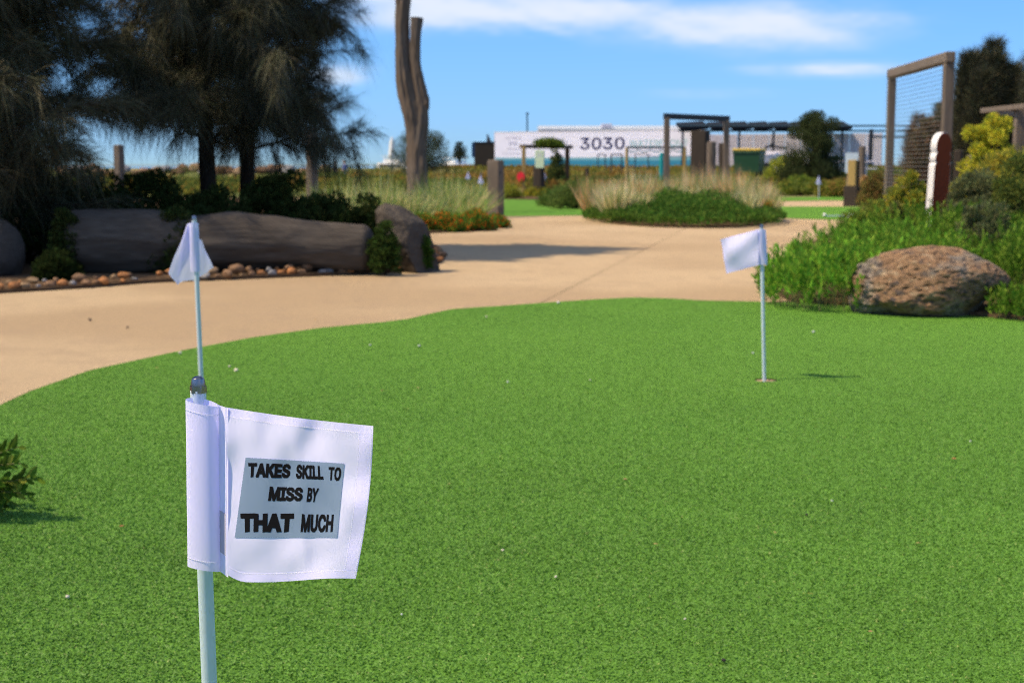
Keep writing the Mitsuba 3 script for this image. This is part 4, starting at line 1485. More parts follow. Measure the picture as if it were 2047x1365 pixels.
DARK = (.056, .060, .032)
q = at(425, 380, 16.2)
casuarina('sheoak_tree', 'dark feathery she-oak with a leaning black trunk left of the forked trunk', (q[0] - .02, 16.2, 0), 5.6, 1.55, 1.2, 3, 96000, DARK, width=.006, lean=(.10, 0), trunk_r=.10, droop=.8)
q = at(505, 380, 16.9)
casuarina('sheoak_tree', 'dark feathery she-oak with a straight trunk, rightmost of the shaded trees', (q[0], 16.9, 0), 5.4, 1.25, 1.1, 4, 80000, DARK, width=.006, trunk_r=.095, droop=.8)
q = at(20, 400, 14.0)
casuarina('sheoak_tree', 'dense dark she-oak filling the left edge of the picture', (-5.6, 13.9, 0), 4.9, 1.75, .30, 5, 150000, DARK, width=.006, limbs=84, trunk_r=.15, share=.06)
casuarina('sheoak_tree', 'tall she-oak outside the left edge shading the other trees', (-8.2, 16.4, 0), 5.9, 2.4, .9, 6, 60000, DARK, width=.008, trunk_r=.18)


def leafy_tree(name, lab, px, ytop, ybase, Yt_, wpx, n, col, leaf=.06, seed=0, low=.25, alt=None, share=0):
    """A bushy tree: a trunk, limbs and clumps of leaves."""
    r = rng(seed)
    key = thing(name, lab, 'tree')
    top, base = at(px, ytop, Yt_), at(px, ybase, Yt_)
    H = top[2] - base[2]
    R_ = wpx / 2 * Yt_ / F
    b0 = np.array([base[0], Yt_, base[2]])
    put('trunk', tube([b0 - [0, 0, .1], b0 + [.03 * H, 0, H * .35], b0 + [0, 0, H * .8]], [H * .035, H * .028, H * .01], 10, .1, seed), 'dark_bark', key, smooth=50)
    C = []
    lm = []
    for k_ in range(80):
        zz = low + (1 - low) * r.random() ** 1.5
        rr = R_ * np.sqrt(max(0.02, 1 - ((zz - .34) / .70) ** 2)) * r.uniform(.35, 1)
        th = r.uniform(0, 2 * np.pi)
        c = b0 + [rr * math.cos(th), rr * math.sin(th) * .9, zz * H]
        C.append((c, r.uniform(.15, .32) * R_ * (1.15 - .5 * zz)))
        lm.append(tube([b0 + [0, 0, H * max(.1, zz - .25)], (b0 + [0, 0, H * zz] + c) / 2, c], [H * .012, H * .008, H * .004], 5, cap=False))
    put('branches', cat(lm), 'dark_bark', key)
    ix = r.integers(0, len(C), n)
    cc = np.array([c for c, _ in C])[ix]
    rad_ = np.array([s for _, s in C])[ix]
    g_ = r.normal(size=(n, 3))
    pos = cc + unit(g_) * (rad_ * r.random(n) ** .45)[:, None] * 1.5
    v, f = leaves(pos, unit(g_) + r.normal(size=(n, 3)) * .6 + [0, 0, -.1], leaf * r.uniform(.7, 1.3, n), leaf * .4, seed + 1)
    put('crown', (v, f), 'leaf_matt', key, color=tints(n, 4, col, seed + 2, .4, alt, share))
    return key


leafy_tree('bushy_tree', 'dark green bushy tree in front of the grey fence', 1626, 232, 372, 52., 112, 38000, (.062, .082, .032), .075, 11, .12)
leafy_tree('bushy_tree', 'sparse grey-green tree behind the forked trunk', 840, 266, 350, 72., 110, 12000, (.09, .115, .07), .10, 12, .2)
leafy_tree('bushy_tree', 'tiny lopsided tree left of the dark hut', 919, 285, 335, 90., 28, 1800, (.05, .065, .035), .10, 13, .4)


def broom(name, lab, px, ytop, ybase, Yt_, wpx, n, col, seed, alt=None, share=0, category='tree', up=.9, length=(.2, .45), width=.012):
    """A dense shrubby she-oak: upright brush-like shoots in several leaders."""
    r = rng(seed)
    key = thing(name, lab, category)
    top, base = at(px, ytop, Yt_), at(px, ybase, Yt_)
    H, R_ = top[2] - max(base[2], 0), wpx / 2 * Yt_ / F
    b0 = np.array([base[0], Yt_, max(base[2], 0)])
    put('trunk', tube([b0, b0 + [0, 0, H * .6]], [.06, .03], 8), 'dark_bark', key)
    lead = []
    for k_ in range(9):
        th, rr = k_ * 2.4, R_ * .62 * math.sqrt((k_ + .3) / 9)
        lead.append((rr * math.cos(th), rr * math.sin(th), H * (1 - .35 * (rr / R_) ** 1.2) * r.uniform(.84, 1.0), R_ * r.uniform(.3, .46)))
    lead = np.array(lead)
    ix = r.integers(0, len(lead), n)
    l_ = lead[ix]
    t_ = r.random(n) ** .8
    wr = l_[:, 3] * np.sqrt(np.clip(1 - (t_ - .35) ** 2 / .45, .02, 1)) * np.sqrt(r.random(n))
    th = r.uniform(0, 2 * np.pi, n)
    pos = b0 + np.c_[l_[:, 0] * np.clip(t_ * 2, .3, 1) + wr * np.cos(th), l_[:, 1] * np.clip(t_ * 2, .3, 1) + wr * np.sin(th), l_[:, 2] * t_]
    d_ = np.c_[np.cos(th) * .6, np.sin(th) * .6, np.full(n, up)] + r.normal(size=(n, 3)) * .35
    v, f, m_ = strands(pos, d_, r.uniform(*length, n), width, .1, seed + 1, 2)
    put('crown', (v, f), 'needle', key, color=tints(n, m_, col, seed + 2, .45, alt, share))
    return key


broom('sheoak_tree', 'dense dark upright she-oak behind the wire screen', 1966, 76, 380, 36., 185, 60000, DARK, 31, (.12, .10, .05), .1)
broom('sheoak_tree', 'she-oak cut by the right edge of the picture', 2072, 60, 380, 33., 90, 16000, DARK, 32)
broom('heath_shrub', 'reddish brown heath shrub seen through the wire screen', 1842, 218, 400, 38., 110, 16000, (.19, .11, .065), 33, (.09, .10, .045), .45, 'shrub', .9, (.15, .3), .012)
broom('heath_shrub', 'dark green heath shrub rising behind the right post of the wire screen', 1884, 170, 400, 40., 70, 12000, (.085, .095, .05), 34, None, 0, 'shrub', .9, (.15, .3), .012)

# ------------------------------------------------------------------ shrubs and ground plants


def shoots(poly, n, hfun, seed, leaf=.045, wid=.013, per=16, spread=.5, splay=.35):
    """Upright shoots of narrow leaves: returns leaf positions and directions, and the stems."""
    r = rng(seed)
    P_ = scatter(poly, n, seed)
    c0 = np.array(poly.centroid.coords[0])
    H = hfun(P_[:, 0], P_[:, 1]) * r.uniform(.72, 1.12, n)
    out = unit(np.c_[P_ - c0, np.zeros(n)])
    axis = unit(np.c_[np.zeros((n, 2)), np.ones(n)] + out * splay * r.uniform(0, 1, (n, 1)) + r.normal(size=(n, 3)) * .16)
    t_ = np.linspace(.30, 1, per)[None, :, None]
    base = np.c_[P_, np.full(n, .02)]
    L = (H / np.maximum(axis[:, 2], .5))[:, None, None]
    lo = np.maximum(1 - .20 / np.maximum(L, .05), .15)
    tt = lo + (1 - lo) * ((t_ - .3) / .7)
    pos = base[:, None] + axis[:, None] * L * tt
    th = np.arange(per)[None] * 2.4 + r.uniform(0, 6.28, (n, 1))
    a = unit(np.cross(axis, [0.3, 1, 0.1]))
    b = np.cross(axis, a)
    rad_ = np.cos(th)[..., None] * a[:, None] + np.sin(th)[..., None] * b[:, None]
    d_ = axis[:, None] * (.55 + .6 * t_) + rad_ * (spread + .35 * (1 - t_))
    return pos.reshape(-1, 3), d_.reshape(-1, 3), base, base + axis * L[:, 0]


def stem_mesh(a, b, w=.004):
    d_ = b - a
    sd = unit(np.cross(d_, np.array([[.3, 1., .2]]))) * w / 2
    v = np.stack([a - sd, a + sd, b], 1).reshape(-1, 3)
    return v, np.arange(len(v)).reshape(-1, 3)


def shoot_shrub(lab, poly, n, hfun, seed, col, leaf=.045, wid=.013, per=16, alt=None, share=0., name='leafy_shrub', spread=.5, splay=.35, group=None):
    key = thing(name, lab, 'shrub', group)
    pos, d_, a, b = shoots(poly, n, hfun, seed, leaf, wid, per, spread, splay)
    put('stems', stem_mesh(a, b), 'stem_green', key)
    r = rng(seed + 3)
    v, f = leaves(pos, d_, leaf * r.uniform(.7, 1.25, len(pos)), wid, seed + 1, (.6, 1.0))
    put('foliage', (v, f), 'leaf_matt', key, color=tints(len(pos), 4, col, seed + 2, .35, alt, share))
    return key


BRIGHT = (.135, .285, .03)


def dome(cx, cy, rx, ry, h, low=.12):
    return lambda x, y: low + (h - low) * np.sqrt(np.clip(1 - ((x - cx) / rx) ** 2 - ((y - cy) / ry) ** 2, 0, 1))


def ell(cx, cy, rx, ry):
    return affinity.translate(affinity.scale(Point(0, 0).buffer(1, 32), rx, ry), cx, cy)


# bright green shrub left of and behind the boulder
for (cx, cy, rx, ry, h, n, lab) in ((2.28, 10.25, .46, .6, .43, 420, 'bright green leafy shrub left of the boulder at the green edge'),
                                    (3.02, 11.4, .72, .8, .52, 560, 'bright green leafy shrub behind the boulder'),
                                    (4.0, 13.4, .82, 1.1, .62, 620, 'taller green leafy shrub at the foot of the marker board'),
                                    (3.85, 10.3, .32, .6, .55, 320, 'green leafy shrub right behind the boulder at the picture edge'),
                                    (3.52, 9.35, .34, .22, .20, 150, 'low green leafy shrub in front of the boulder at the right edge'),
                                    (4.45, 12.0, .8, 1.0, .55, 520, 'tall green leafy shrub at the right edge beyond the boulder')):
    shoot_shrub(lab, ell(cx, cy, rx, ry), int(n * (.62 if cx < 2.5 else .85)), dome(cx, cy, rx * 1.02, ry * 1.02, h), int(cx * 100), np.array(BRIGHT) * {2.28: 1.25, 3.02: 1.05, 4.0: .7, 3.85: .7, 3.52: .7, 4.45: .6}[cx], *((.056, .020, 18) if cx < 2.5 else (.046, .016, 18)), (.25, .38, .05), .22)


def bush(lab, px, ytop, ybase, Yb_, wpx, n, col, leaf, seed, alt=None, share=0., name='round_shrub', category='shrub', group=None, squash=1.0, clumps=44, gain=1.7):  # gain puts sun and shade into the leaf colour: low for shaded bushes
    """A rounded shrub made of leaf clumps on twigs."""
    r = rng(seed)
    key = thing(name, lab, category, group)
    top = at(px, ytop, Yb_)
    zb_ = at(px, ybase, Yb_)[2]
    g0 = float(land(top[0], Yb_))
    zb_ = max(zb_, g0 - .02) if zb_ > g0 - .3 else g0
    zb_ = min(zb_, g0 + .6) if False else g0
    H, R_ = top[2] - zb_, wpx / 2 * Yb_ / F
    b0 = np.array([top[0], Yb_, zb_])
    C, tw_ = [], []
    for k_ in range(clumps):
        th, ph = k_ * 2.4 + r.uniform(-.3, .3), math.acos(1 - (k_ + .5) / clumps * .98)
        q_ = r.uniform(.6, .92)
        c = b0 + np.array([R_ * math.sin(ph) * math.cos(th) * q_, R_ * .85 * math.sin(ph) * math.sin(th) * q_ * squash, H * (.12 + .76 * math.cos(ph) * q_ / .8)])
        C.append((c, r.uniform(.14, .32) * min(R_, H * 1.1)))
        tw_.append(tube([b0, (b0 + c) / 2 + [0, 0, .05 * H], c], [.012 * H, .01 * H, .004 * H], 5, cap=False))
    put('stems', cat(tw_), 'dark_bark', key)
    cc, rad_ = np.array([c for c, _ in C]), np.array([s for _, s in C])
    ix = r.integers(0, clumps, n)
    g_ = unit(r.normal(size=(n, 3)))
    pos = cc[ix] + g_ * (rad_[ix] * r.random(n) ** .4)[:, None]
    pos[:, 2] = np.maximum(pos[:, 2], zb_ + .02)
    v, f = leaves(pos, g_ + [0, 0, .5] + r.normal(size=(n, 3)) * .5, leaf * r.uniform(.7, 1.3, n), leaf * .45, seed + 1)
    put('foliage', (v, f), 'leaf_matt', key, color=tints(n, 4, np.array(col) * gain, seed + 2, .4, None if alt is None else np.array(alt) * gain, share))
    return key


OLIVE, YEL, MUST = (.085, .10, .045), (.34, .33, .03), (.26, .23, .03)
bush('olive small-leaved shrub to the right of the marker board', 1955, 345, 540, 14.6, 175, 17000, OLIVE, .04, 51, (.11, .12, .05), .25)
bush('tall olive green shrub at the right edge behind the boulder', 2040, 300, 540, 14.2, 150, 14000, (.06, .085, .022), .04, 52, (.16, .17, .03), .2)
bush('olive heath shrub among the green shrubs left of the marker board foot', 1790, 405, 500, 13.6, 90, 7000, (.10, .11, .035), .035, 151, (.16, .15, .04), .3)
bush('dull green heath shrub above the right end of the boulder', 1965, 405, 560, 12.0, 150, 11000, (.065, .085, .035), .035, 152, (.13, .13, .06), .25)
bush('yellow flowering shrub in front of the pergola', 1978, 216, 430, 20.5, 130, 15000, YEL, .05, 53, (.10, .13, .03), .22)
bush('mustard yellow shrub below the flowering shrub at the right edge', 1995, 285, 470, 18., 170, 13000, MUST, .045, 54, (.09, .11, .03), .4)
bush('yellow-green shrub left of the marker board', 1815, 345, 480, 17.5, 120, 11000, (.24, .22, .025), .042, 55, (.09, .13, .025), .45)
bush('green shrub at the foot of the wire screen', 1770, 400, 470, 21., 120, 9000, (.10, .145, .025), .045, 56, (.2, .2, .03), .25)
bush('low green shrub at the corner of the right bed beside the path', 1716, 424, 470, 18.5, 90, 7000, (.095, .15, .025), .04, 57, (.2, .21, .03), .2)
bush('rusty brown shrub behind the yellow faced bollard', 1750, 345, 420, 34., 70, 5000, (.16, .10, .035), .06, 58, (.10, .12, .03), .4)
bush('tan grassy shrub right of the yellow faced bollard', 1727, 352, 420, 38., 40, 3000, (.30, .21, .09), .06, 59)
# beyond the mound
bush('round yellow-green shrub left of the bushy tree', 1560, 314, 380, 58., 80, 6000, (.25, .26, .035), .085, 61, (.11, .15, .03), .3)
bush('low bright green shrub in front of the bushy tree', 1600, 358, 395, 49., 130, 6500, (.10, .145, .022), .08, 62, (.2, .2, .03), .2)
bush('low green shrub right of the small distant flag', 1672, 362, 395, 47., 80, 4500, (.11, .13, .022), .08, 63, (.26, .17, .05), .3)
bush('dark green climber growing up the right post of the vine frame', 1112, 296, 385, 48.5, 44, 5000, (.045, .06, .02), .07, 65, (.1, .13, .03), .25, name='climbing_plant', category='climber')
# the vine on the beam
r = rng(66)
vk = thing('vine', 'bright green vine heaped on the beam of the vine frame', 'vine')
n = 3500
t_ = r.random(n)
pos = at(1072, 290, 47.6) * (1 - t_[:, None]) + at(1122, 290, 48.3) * t_[:, None] + r.normal(size=(n, 3)) * [.06, .12, .06] + np.c_[t_ * 0, t_ * 0, .07 * np.sin(t_ * np.pi)]
v, f = leaves(pos, r.normal(size=(n, 3)) + [0, 0, .3], .07 * r.uniform(.7, 1.3, n), .04, 67)
put('foliage', (v, f), 'leaf_matt', vk, color=tints(n, 4, (.12, .18, .03), 68, .4))


def tussock(lab, x, y, H, n, seed, col=(.20, .17, .085), alt=(.11, .14, .04), share=.45, spread=.6, width=.006, group=None, z=0.0, droop=.45):
    r = rng(seed)
    key = thing('grass_tussock', lab, 'grass tussock', group)
    th = r.uniform(0, 2 * np.pi, n)
    rr = np.sqrt(r.random(n)) * .12 * H / .6
    pos = np.c_[x + rr * np.cos(th), y + rr * np.sin(th), np.full(n, z)]
    lean_ = r.uniform(.03, spread, n)
    d_ = np.c_[np.cos(th) * np.sin(lean_), np.sin(th) * np.sin(lean_), np.cos(lean_)]
    v, f, m_ = strands(pos, d_, H * r.uniform(.6, 1.2, n), width, droop * r.uniform(.2, 1., n) * lean_, seed + 1, 3)
    put('blades', (v, f), 'leaf_matt', key, color=tints(n, m_, col, seed + 2, .35, alt, share))
    return key


# the mound
MC = mc
gc = thing('ground_cover', 'dense low green ground cover on the round mound bed', 'ground cover')
r = rng(81)
n = 34000
a_ = r.uniform(0, 2 * np.pi, n)
rr = np.sqrt(r.random(n))
rag = .93 + .16 * meshkit.fbm(np.c_[np.cos(a_) * 3, np.sin(a_) * 3, a_ * 0], 3, 14) - .0
rq, rr = rr, rr
x_, y_ = MC[0] + 1.76 * rr * rag * np.cos(a_), MC[1] + 3.5 * rr * rag * np.sin(a_)
lump = meshkit.fbm(np.c_[x_ * 2.4, y_ * 2.4, x_ * 0], 3, 12)
top = (.15 + .30 * (1 - rr ** 2.4)) * (.35 + 1.35 * lump)
pos = np.c_[x_, y_, top * r.random(n) ** .35]
v, f = leaves(pos, np.c_[np.cos(a_) * .5 * rr, np.sin(a_) * .5 * rr, np.full(n, .7)] + r.normal(size=(n, 3)) * .5, .06 * r.uniform(.7, 1.3, n), .026, 82)
put('foliage', (v, f), 'leaf_matt', gc, color=tints(n, 4, (.075, .165, .026), 83, .5, (.16, .25, .045), .2))
stuff(gc)
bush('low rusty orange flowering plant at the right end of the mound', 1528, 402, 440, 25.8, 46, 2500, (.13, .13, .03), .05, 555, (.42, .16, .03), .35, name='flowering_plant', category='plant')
r = rng(90)
spots = [(1192, 352, 27.5), (1215, 350, 26.5), (1240, 346, 28), (1262, 350, 27), (1285, 342, 28.5), (1305, 352, 27), (1330, 348, 28.5), (1352, 352, 27.5), (1375, 340, 28.5), (1400, 322, 28.8), (1422, 346, 27.6), (1440, 340, 28),
         (1460, 344, 27), (1482, 340, 27.5), (1500, 348, 26.5), (1520, 354, 26.8), (1535, 366, 26.2), (1270, 366, 25.6), (1450, 362, 25.6), (1490, 366, 25.4), (1230, 372, 25.4)]
for q, (px, py, yy) in enumerate(spots):
    py += 4 + 7 * ((q * 7) % 4)
    p = at(px, py, yy)
    dry = (q % 3 == 0)
    tussock('tall straw coloured grass tussock on the mound bed', p[0], yy, max(p[2], .5) * (1.0 + .14 * math.sin(q * 2.3)), 560, 300 + 7 * q, (.85, .72, .42) if not dry else (.78, .52, .27), (.26, .34, .10), .4, .55, .013, 'straw grass tussocks on the mound', droop=.35)

# left bed: plants in the shade behind the log, and the sunny end with flowers
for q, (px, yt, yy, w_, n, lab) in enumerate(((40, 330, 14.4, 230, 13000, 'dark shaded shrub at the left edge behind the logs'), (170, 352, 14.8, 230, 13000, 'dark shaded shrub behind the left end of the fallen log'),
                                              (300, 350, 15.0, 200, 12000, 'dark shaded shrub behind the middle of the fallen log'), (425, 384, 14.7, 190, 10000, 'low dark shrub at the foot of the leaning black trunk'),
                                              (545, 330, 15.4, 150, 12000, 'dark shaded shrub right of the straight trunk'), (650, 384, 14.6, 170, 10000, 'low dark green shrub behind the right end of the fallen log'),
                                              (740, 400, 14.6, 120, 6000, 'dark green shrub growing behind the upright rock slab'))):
    bush(lab, px, yt, 500, yy, w_, n, (.04, .062, .018), .055, 400 + q, (.07, .085, .025),   .2, gain=1.)  # leaf tints left unraised, shade put into the colour
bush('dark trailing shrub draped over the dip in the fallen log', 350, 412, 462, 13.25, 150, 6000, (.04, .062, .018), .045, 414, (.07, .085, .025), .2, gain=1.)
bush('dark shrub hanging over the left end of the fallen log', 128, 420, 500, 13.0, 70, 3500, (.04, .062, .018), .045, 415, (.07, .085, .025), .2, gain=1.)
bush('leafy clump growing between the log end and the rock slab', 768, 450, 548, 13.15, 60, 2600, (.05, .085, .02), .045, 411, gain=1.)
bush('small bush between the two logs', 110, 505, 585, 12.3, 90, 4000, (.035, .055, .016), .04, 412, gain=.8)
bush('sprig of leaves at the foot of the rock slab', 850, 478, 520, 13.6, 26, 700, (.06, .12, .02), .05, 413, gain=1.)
for q, (px, yt, yy, lab) in enumerate(((640, 372, 19., 0), (670, 366, 20., 0), (700, 356, 22., 0), (728, 352, 24., 0), (755, 356, 23., 0), (775, 362, 24., 0), (800, 362, 25., 0), (870, 352, 27., 0), (890, 350, 26., 0), (905, 345, 25.5, 0), (925, 352, 26., 0),
                                       (945, 368, 27., 0), (860, 372, 24., 0), (690, 380, 18.5, 0), (815, 380, 23., 0), (880, 380, 24.5, 0), (930, 385, 24.8, 0))):
    p = at(px, yt, yy)
    tussock('green and straw grass tussock in the sunny part of the left bed', p[0], yy, max(p[2], .35) * (1 + .15 * math.sin(q * 1.9)), 260, 500 + 9 * q, (.62, .58, .26), (.22, .34, .08), .5, .8, .013, 'grass tussocks between the shaded trees and the flower bed', droop=.5)
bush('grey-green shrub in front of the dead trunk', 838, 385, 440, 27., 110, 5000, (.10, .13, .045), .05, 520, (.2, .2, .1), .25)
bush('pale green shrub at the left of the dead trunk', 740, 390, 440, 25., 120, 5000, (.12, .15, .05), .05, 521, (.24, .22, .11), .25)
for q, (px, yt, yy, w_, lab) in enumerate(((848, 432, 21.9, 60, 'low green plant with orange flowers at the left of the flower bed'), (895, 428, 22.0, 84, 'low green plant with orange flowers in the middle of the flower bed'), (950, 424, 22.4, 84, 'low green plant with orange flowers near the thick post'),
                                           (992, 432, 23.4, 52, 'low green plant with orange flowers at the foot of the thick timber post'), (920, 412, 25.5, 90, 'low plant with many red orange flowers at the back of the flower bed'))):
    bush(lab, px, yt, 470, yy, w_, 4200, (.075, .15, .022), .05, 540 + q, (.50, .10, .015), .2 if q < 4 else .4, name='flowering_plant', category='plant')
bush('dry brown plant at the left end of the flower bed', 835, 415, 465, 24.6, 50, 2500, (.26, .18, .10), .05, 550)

# far ground cover: low heath between the greens and the shore, one mass
key = thing('heath', 'low yellow and green heath covering the ground before the shore', 'heath')
r = rng(600)
n = 90000
y_ = np.sqrt(r.uniform(46 ** 2, 104 ** 2, n))
x_ = r.uniform(-.40, .40, n) * y_
den = meshkit.fbm(np.c_[x_ * .22, y_ * .22, x_ * 0], 3, 21)
keep = (den > .36) & ~((y_ > 84) & (x_ > -2)) & ~((y_ > 78) & (x_ < -9) & (den < .5))
x_, y_, den = x_[keep], y_[keep], den[keep]
n = len(x_)
hgt = .12 + .55 * smooth(.36, .66, den) * (.5 + meshkit.fbm(np.c_[x_ * 1.1, y_ * 1.1, x_ * 0], 2, 22))
hgt = np.minimum(hgt, np.where(x_ < -8, .62, .5 - .40 * smooth(54, 74, y_)))
pos = np.c_[x_, y_, land(x_, y_) + hgt * r.random(n) ** .4]
v, f = leaves(pos, r.normal(size=(n, 3)) + [0, 0, .8], .17 * r.uniform(.7, 1.3, n), .085, 601)
hue = (meshkit.fbm(np.c_[x_ * .35 + 40, y_ * .2, x_ * 0], 3, 23) - .07 * smooth(-2, -9, x_))[:, None]
col = np.where(hue > .55, np.array([[.27, .16, .04]]), np.where(hue > .46, np.array([[.20, .19, .035]]), np.array([[.10, .13, .03]]))) * r.uniform(.65, 1.35, (n, 1))
put('foliage', (v, f), 'leaf_matt', key, color=np.repeat(col, 4, 0))
stuff(key)
for q, (px, yt, yy, w_, c, lab) in enumerate(((1150, 366, 34., 110, (.085, .12, .03), 'green shrub beyond the far green left of the mound'), (1120, 378, 36., 90, (.06, .10, .022), 'low dark green shrub at the edge of the far green'),
                                              (1195, 372, 33., 70, (.15, .15, .06), 'pale olive shrub at the left end of the mound'), (1010, 372, 44., 70, (.20, .20, .025), 'yellow-green low shrub behind the thick timber post'),
                                              (1075, 376, 46., 60, (.24, .22, .025), 'bright yellow low shrub at the foot of the dark pillar'))):
    bush(lab, px, yt, 420, yy, w_, 4500, c, .065, 620 + q, (.09, .12, .03), .3)

# the leafy plant at the left edge of the picture
ck = thing('leafy_plant', 'glossy green plant reaching over the green at the left edge', 'plant')
r = rng(700)
stem_pts, lp_, ld_ = [], [], []
sm = []
for tip, root, bend in (((46, 892), (-150, 1010), .03), ((82, 955), (-140, 1030), .02), ((28, 1003), (-150, 1060), .02), ((20, 925), (-160, 1040), .04), ((-20, 905), (-150, 1040), .05), ((5, 960), (-170, 1050), .03), ((-40, 940), (-180, 1060), .05), ((50, 925), (-150, 1020), .04), ((40, 975), (-150, 1050), .02), ((10, 1018), (-160, 1070), .02), ((-10, 985), (-170, 1060), .03), ((-30, 880), (-160, 1040), .05), ((-55, 868), (-170, 1050), .05), ((-70, 930), (-180, 1060), .04), ((-25, 950), (-160, 1060), .03), ((-60, 985), (-190, 1070), .03), ((15, 905), (-160, 1030), .05), ((62, 985), (-140, 1060), .02), ((-20, 1030), (-170, 1080), .02)):
    Yc = 4.02 + r.uniform(-.12, .12)
    T_, R0 = at(*tip, Yc), at(root[0], root[1], Yc + .05)
    R0[2] = max(R0[2], .03)
    c = spline([R0, (T_ + R0) / 2 + [0, 0, bend], T_ + [-.012, 0, -.002]], 20)
    sm.append(tube(c, np.linspace(.0035, .0018, 20), 6))
    ax = unit(np.gradient(c, axis=0))
    for k_ in range(46):
        u = .22 + .78 * k_ / 45
        i_ = min(int(u * 19), 19)
        th = k_ * 2.4
        a_ = unit(np.cross(ax[i_], [0, .3, 1]))
        b_ = np.cross(ax[i_], a_)
        lp_.append(c[i_])
        ld_.append(ax[i_] * .75 + (a_ * math.cos(th) + b_ * math.sin(th)) * .75 + np.array([0, 0, .35]))
lp_, ld_ = np.array(lp_), unit(np.array(ld_))
put('stems', cat(sm), 'stem_green', ck, smooth=50)
n = len(lp_)
sd = unit(np.cross(ld_, r.normal(size=(n, 3)) * .6 + [0, -1, .2]))
nn = np.cross(sd, ld_)
L = (.042 * r.uniform(.75, 1.2, n))[:, None]
Wd = .0085
prof = [(0, .1), (.25, .75), (.6, 1.0), (.88, .6), (1, 0)]
vv, fl = [], []
for k_, (t_, w_) in enumerate(prof):
    mid = lp_ + ld_ * L * t_ - nn * L * .10 * t_ * t_
    vv += [mid - sd * Wd * w_ * .8 + nn * .0016 * w_, mid, mid + sd * Wd * w_ * .8 + nn * .0016 * w_]
for k_ in range(4):
    for s_ in (0, 1):
        a_ = 3 * k_ + s_
        fl += [[a_, a_ + 1, a_ + 4], [a_, a_ + 4, a_ + 3]]
v = np.stack(vv, 1).reshape(-1, 3)
f = (np.arange(n)[:, None, None] * 15 + np.array(fl)[None]).reshape(-1, 3)
put('leaves', (v, f), 'leaf_matt', ck, color=tints(n, 15, (.085, .155, .02), 701, .35, (.22, .25, .04), .15))

# ------------------------------------------------------------------ litter on the green
chips = [(472, 741, .012, 'pale_chip'), (459, 733, .007, 'pale_chip'), (837, 777, .010, 'dry_leaf'), (812, 819, .012, 'dry_leaf'), (765, 783, .009, 'dry_leaf'), (312, 737, .010, 'dry_leaf'), (1111, 1153, .004, 'pale_chip'), (1549, 1067, .005, 'dry_leaf'),
         (1663, 1001, .0035, 'white_chip'), (1612, 1029, .005, 'dark_chip'), (1447, 1320, .005, 'dark_chip'), (1310, 1090, .006, 'dry_leaf'), (1620, 1190, .006, 'rust_chip'), (1369, 1237, .003, 'pale_chip'), (243, 1054, .006, 'rust_chip'),
         (1907, 919, .007, 'rust_chip'), (1940, 882, .004, 'white_chip'), (1626, 664, .009, 'white_chip'), (1116, 606, .014, 'white_chip'), (972, 634, .008, 'pale_chip'), (1505, 706, .007, 'white_chip'), (838, 692, .009, 'white_chip'), (360, 706, .010, 'pale_chip'),
         (740, 690, .006, 'white_chip'), (900, 970, .008, 'dry_leaf'), (1836, 1088, .006, 'dry_leaf'), (135, 1193, .005, 'pale_chip'), (803, 1228, .003, 'white_chip'), (1250, 960, .006, 'dry_leaf'), (1005, 1100, .004, 'pale_chip'), (1740, 1265, .004, 'dry_leaf'), (630, 640, .01, 'dry_leaf'), (180, 640, .012, 'dark_chip'), (255, 655, .01, 'dark_chip'), (1180, 760, .005, 'pale_chip'), (1015, 764, .006, 'white_chip')]
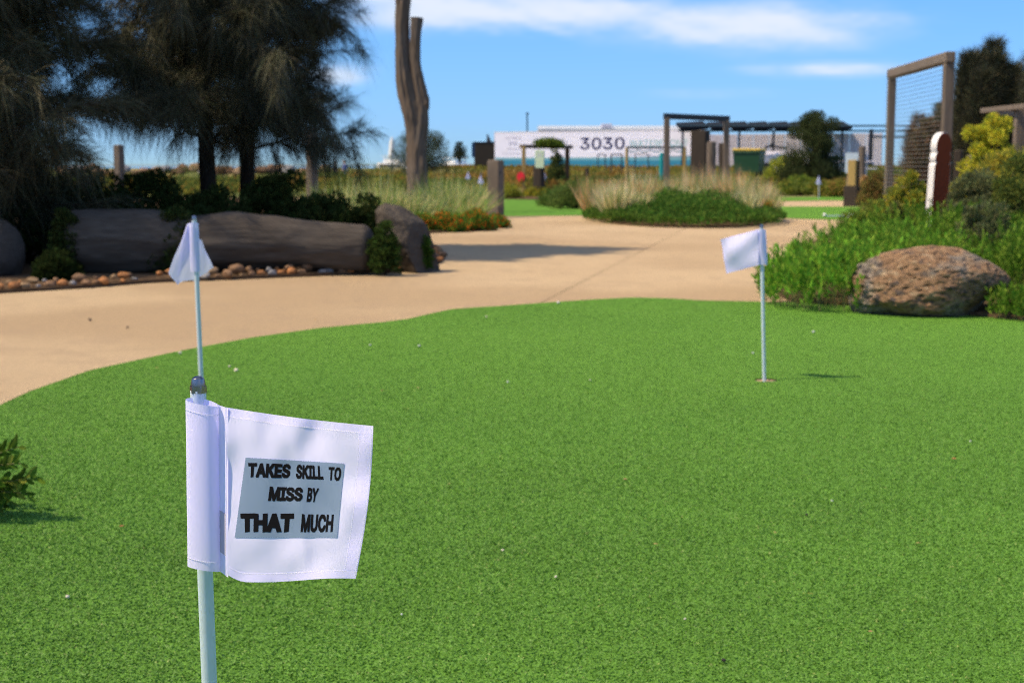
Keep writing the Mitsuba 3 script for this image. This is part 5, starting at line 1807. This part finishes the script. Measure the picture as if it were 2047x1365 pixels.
names = {'pale_chip': ('pebble', 'small pale pebble lying on the green', 'pebble', 'pale pebbles scattered on the green'), 'white_chip': ('pebble', 'tiny white pebble lying on the green', 'pebble', 'white pebbles scattered on the green'),
         'dry_leaf': ('fallen_leaf', 'dry tan leaf lying on the green', 'leaf', 'dry tan leaves scattered on the green'), 'dark_chip': ('seed_pod', 'tiny dark seed pod lying on the ground', 'seed pod', 'dark seed pods scattered on the ground'),
         'rust_chip': ('fallen_leaf', 'rusty brown leaf scrap lying on the green', 'leaf', 'rusty leaf scraps scattered on the green')}
r = rng(800)
for q, (px, py, s_, mt) in enumerate(chips):
    nm, lab, ct, grp = names[mt]
    key = thing(nm, lab, ct, grp)
    p = on_ground(px, py, .012)
    if nm == 'fallen_leaf':
        m = grid_mesh(lambda u, v: np.c_[(u - .5) * 2.4, (v - .5) * 1.3 * np.sin(np.pi * np.clip(u, .03, .97)), .25 * np.sin(u * 3) + .3 * (v - .5) ** 2] * s_, np.linspace(0, 1, 8), np.linspace(0, 1, 5))
        m.apply_transform(trimesh.transformations.rotation_matrix(r.uniform(-.4, .4), [1, 0, 0]))
        lift = .004
    else:
        m = rock(s_, s_ * .8, s_ * .65, 900 + q, 2, .3)
        lift = s_ * .3
    m.apply_transform(trimesh.transformations.rotation_matrix(r.uniform(0, 6), [0, 0, 1]))
    m.apply_translation(p + [0, 0, lift])
    put('blade' if nm == 'fallen_leaf' else 'body', m, mt, key, smooth=60)


# alike things of a group get their place in the row as part of the label
ORD = 'first second third fourth fifth sixth seventh eighth ninth tenth eleventh twelfth thirteenth fourteenth fifteenth sixteenth seventeenth eighteenth nineteenth twentieth twenty-first twenty-second twenty-third twenty-fourth twenty-fifth twenty-sixth'.split()
same = {}
for k, d in labels.items():
    if d.get('group'):
        same.setdefault((d['group'], d['label']), []).append(k)
for (grp, lab), ks in same.items():
    if len(ks) < 2:
        continue

    def across(k):
        for q in scene:
            if q.startswith(k + '__') and scene[q].get('type') == 'ply':
                c = meshkit.WRITTEN[scene[q]['filename']][0].mean(0)
                return c[0] / max(c[1], .1)
        return 0
    ks = sorted(ks, key=across)
    for i_, k in enumerate(ks):
        labels[k]['label'] = f'{lab}, {"leftmost" if i_ == 0 else "rightmost" if i_ == len(ks) - 1 else ORD[i_] + " from left"}'
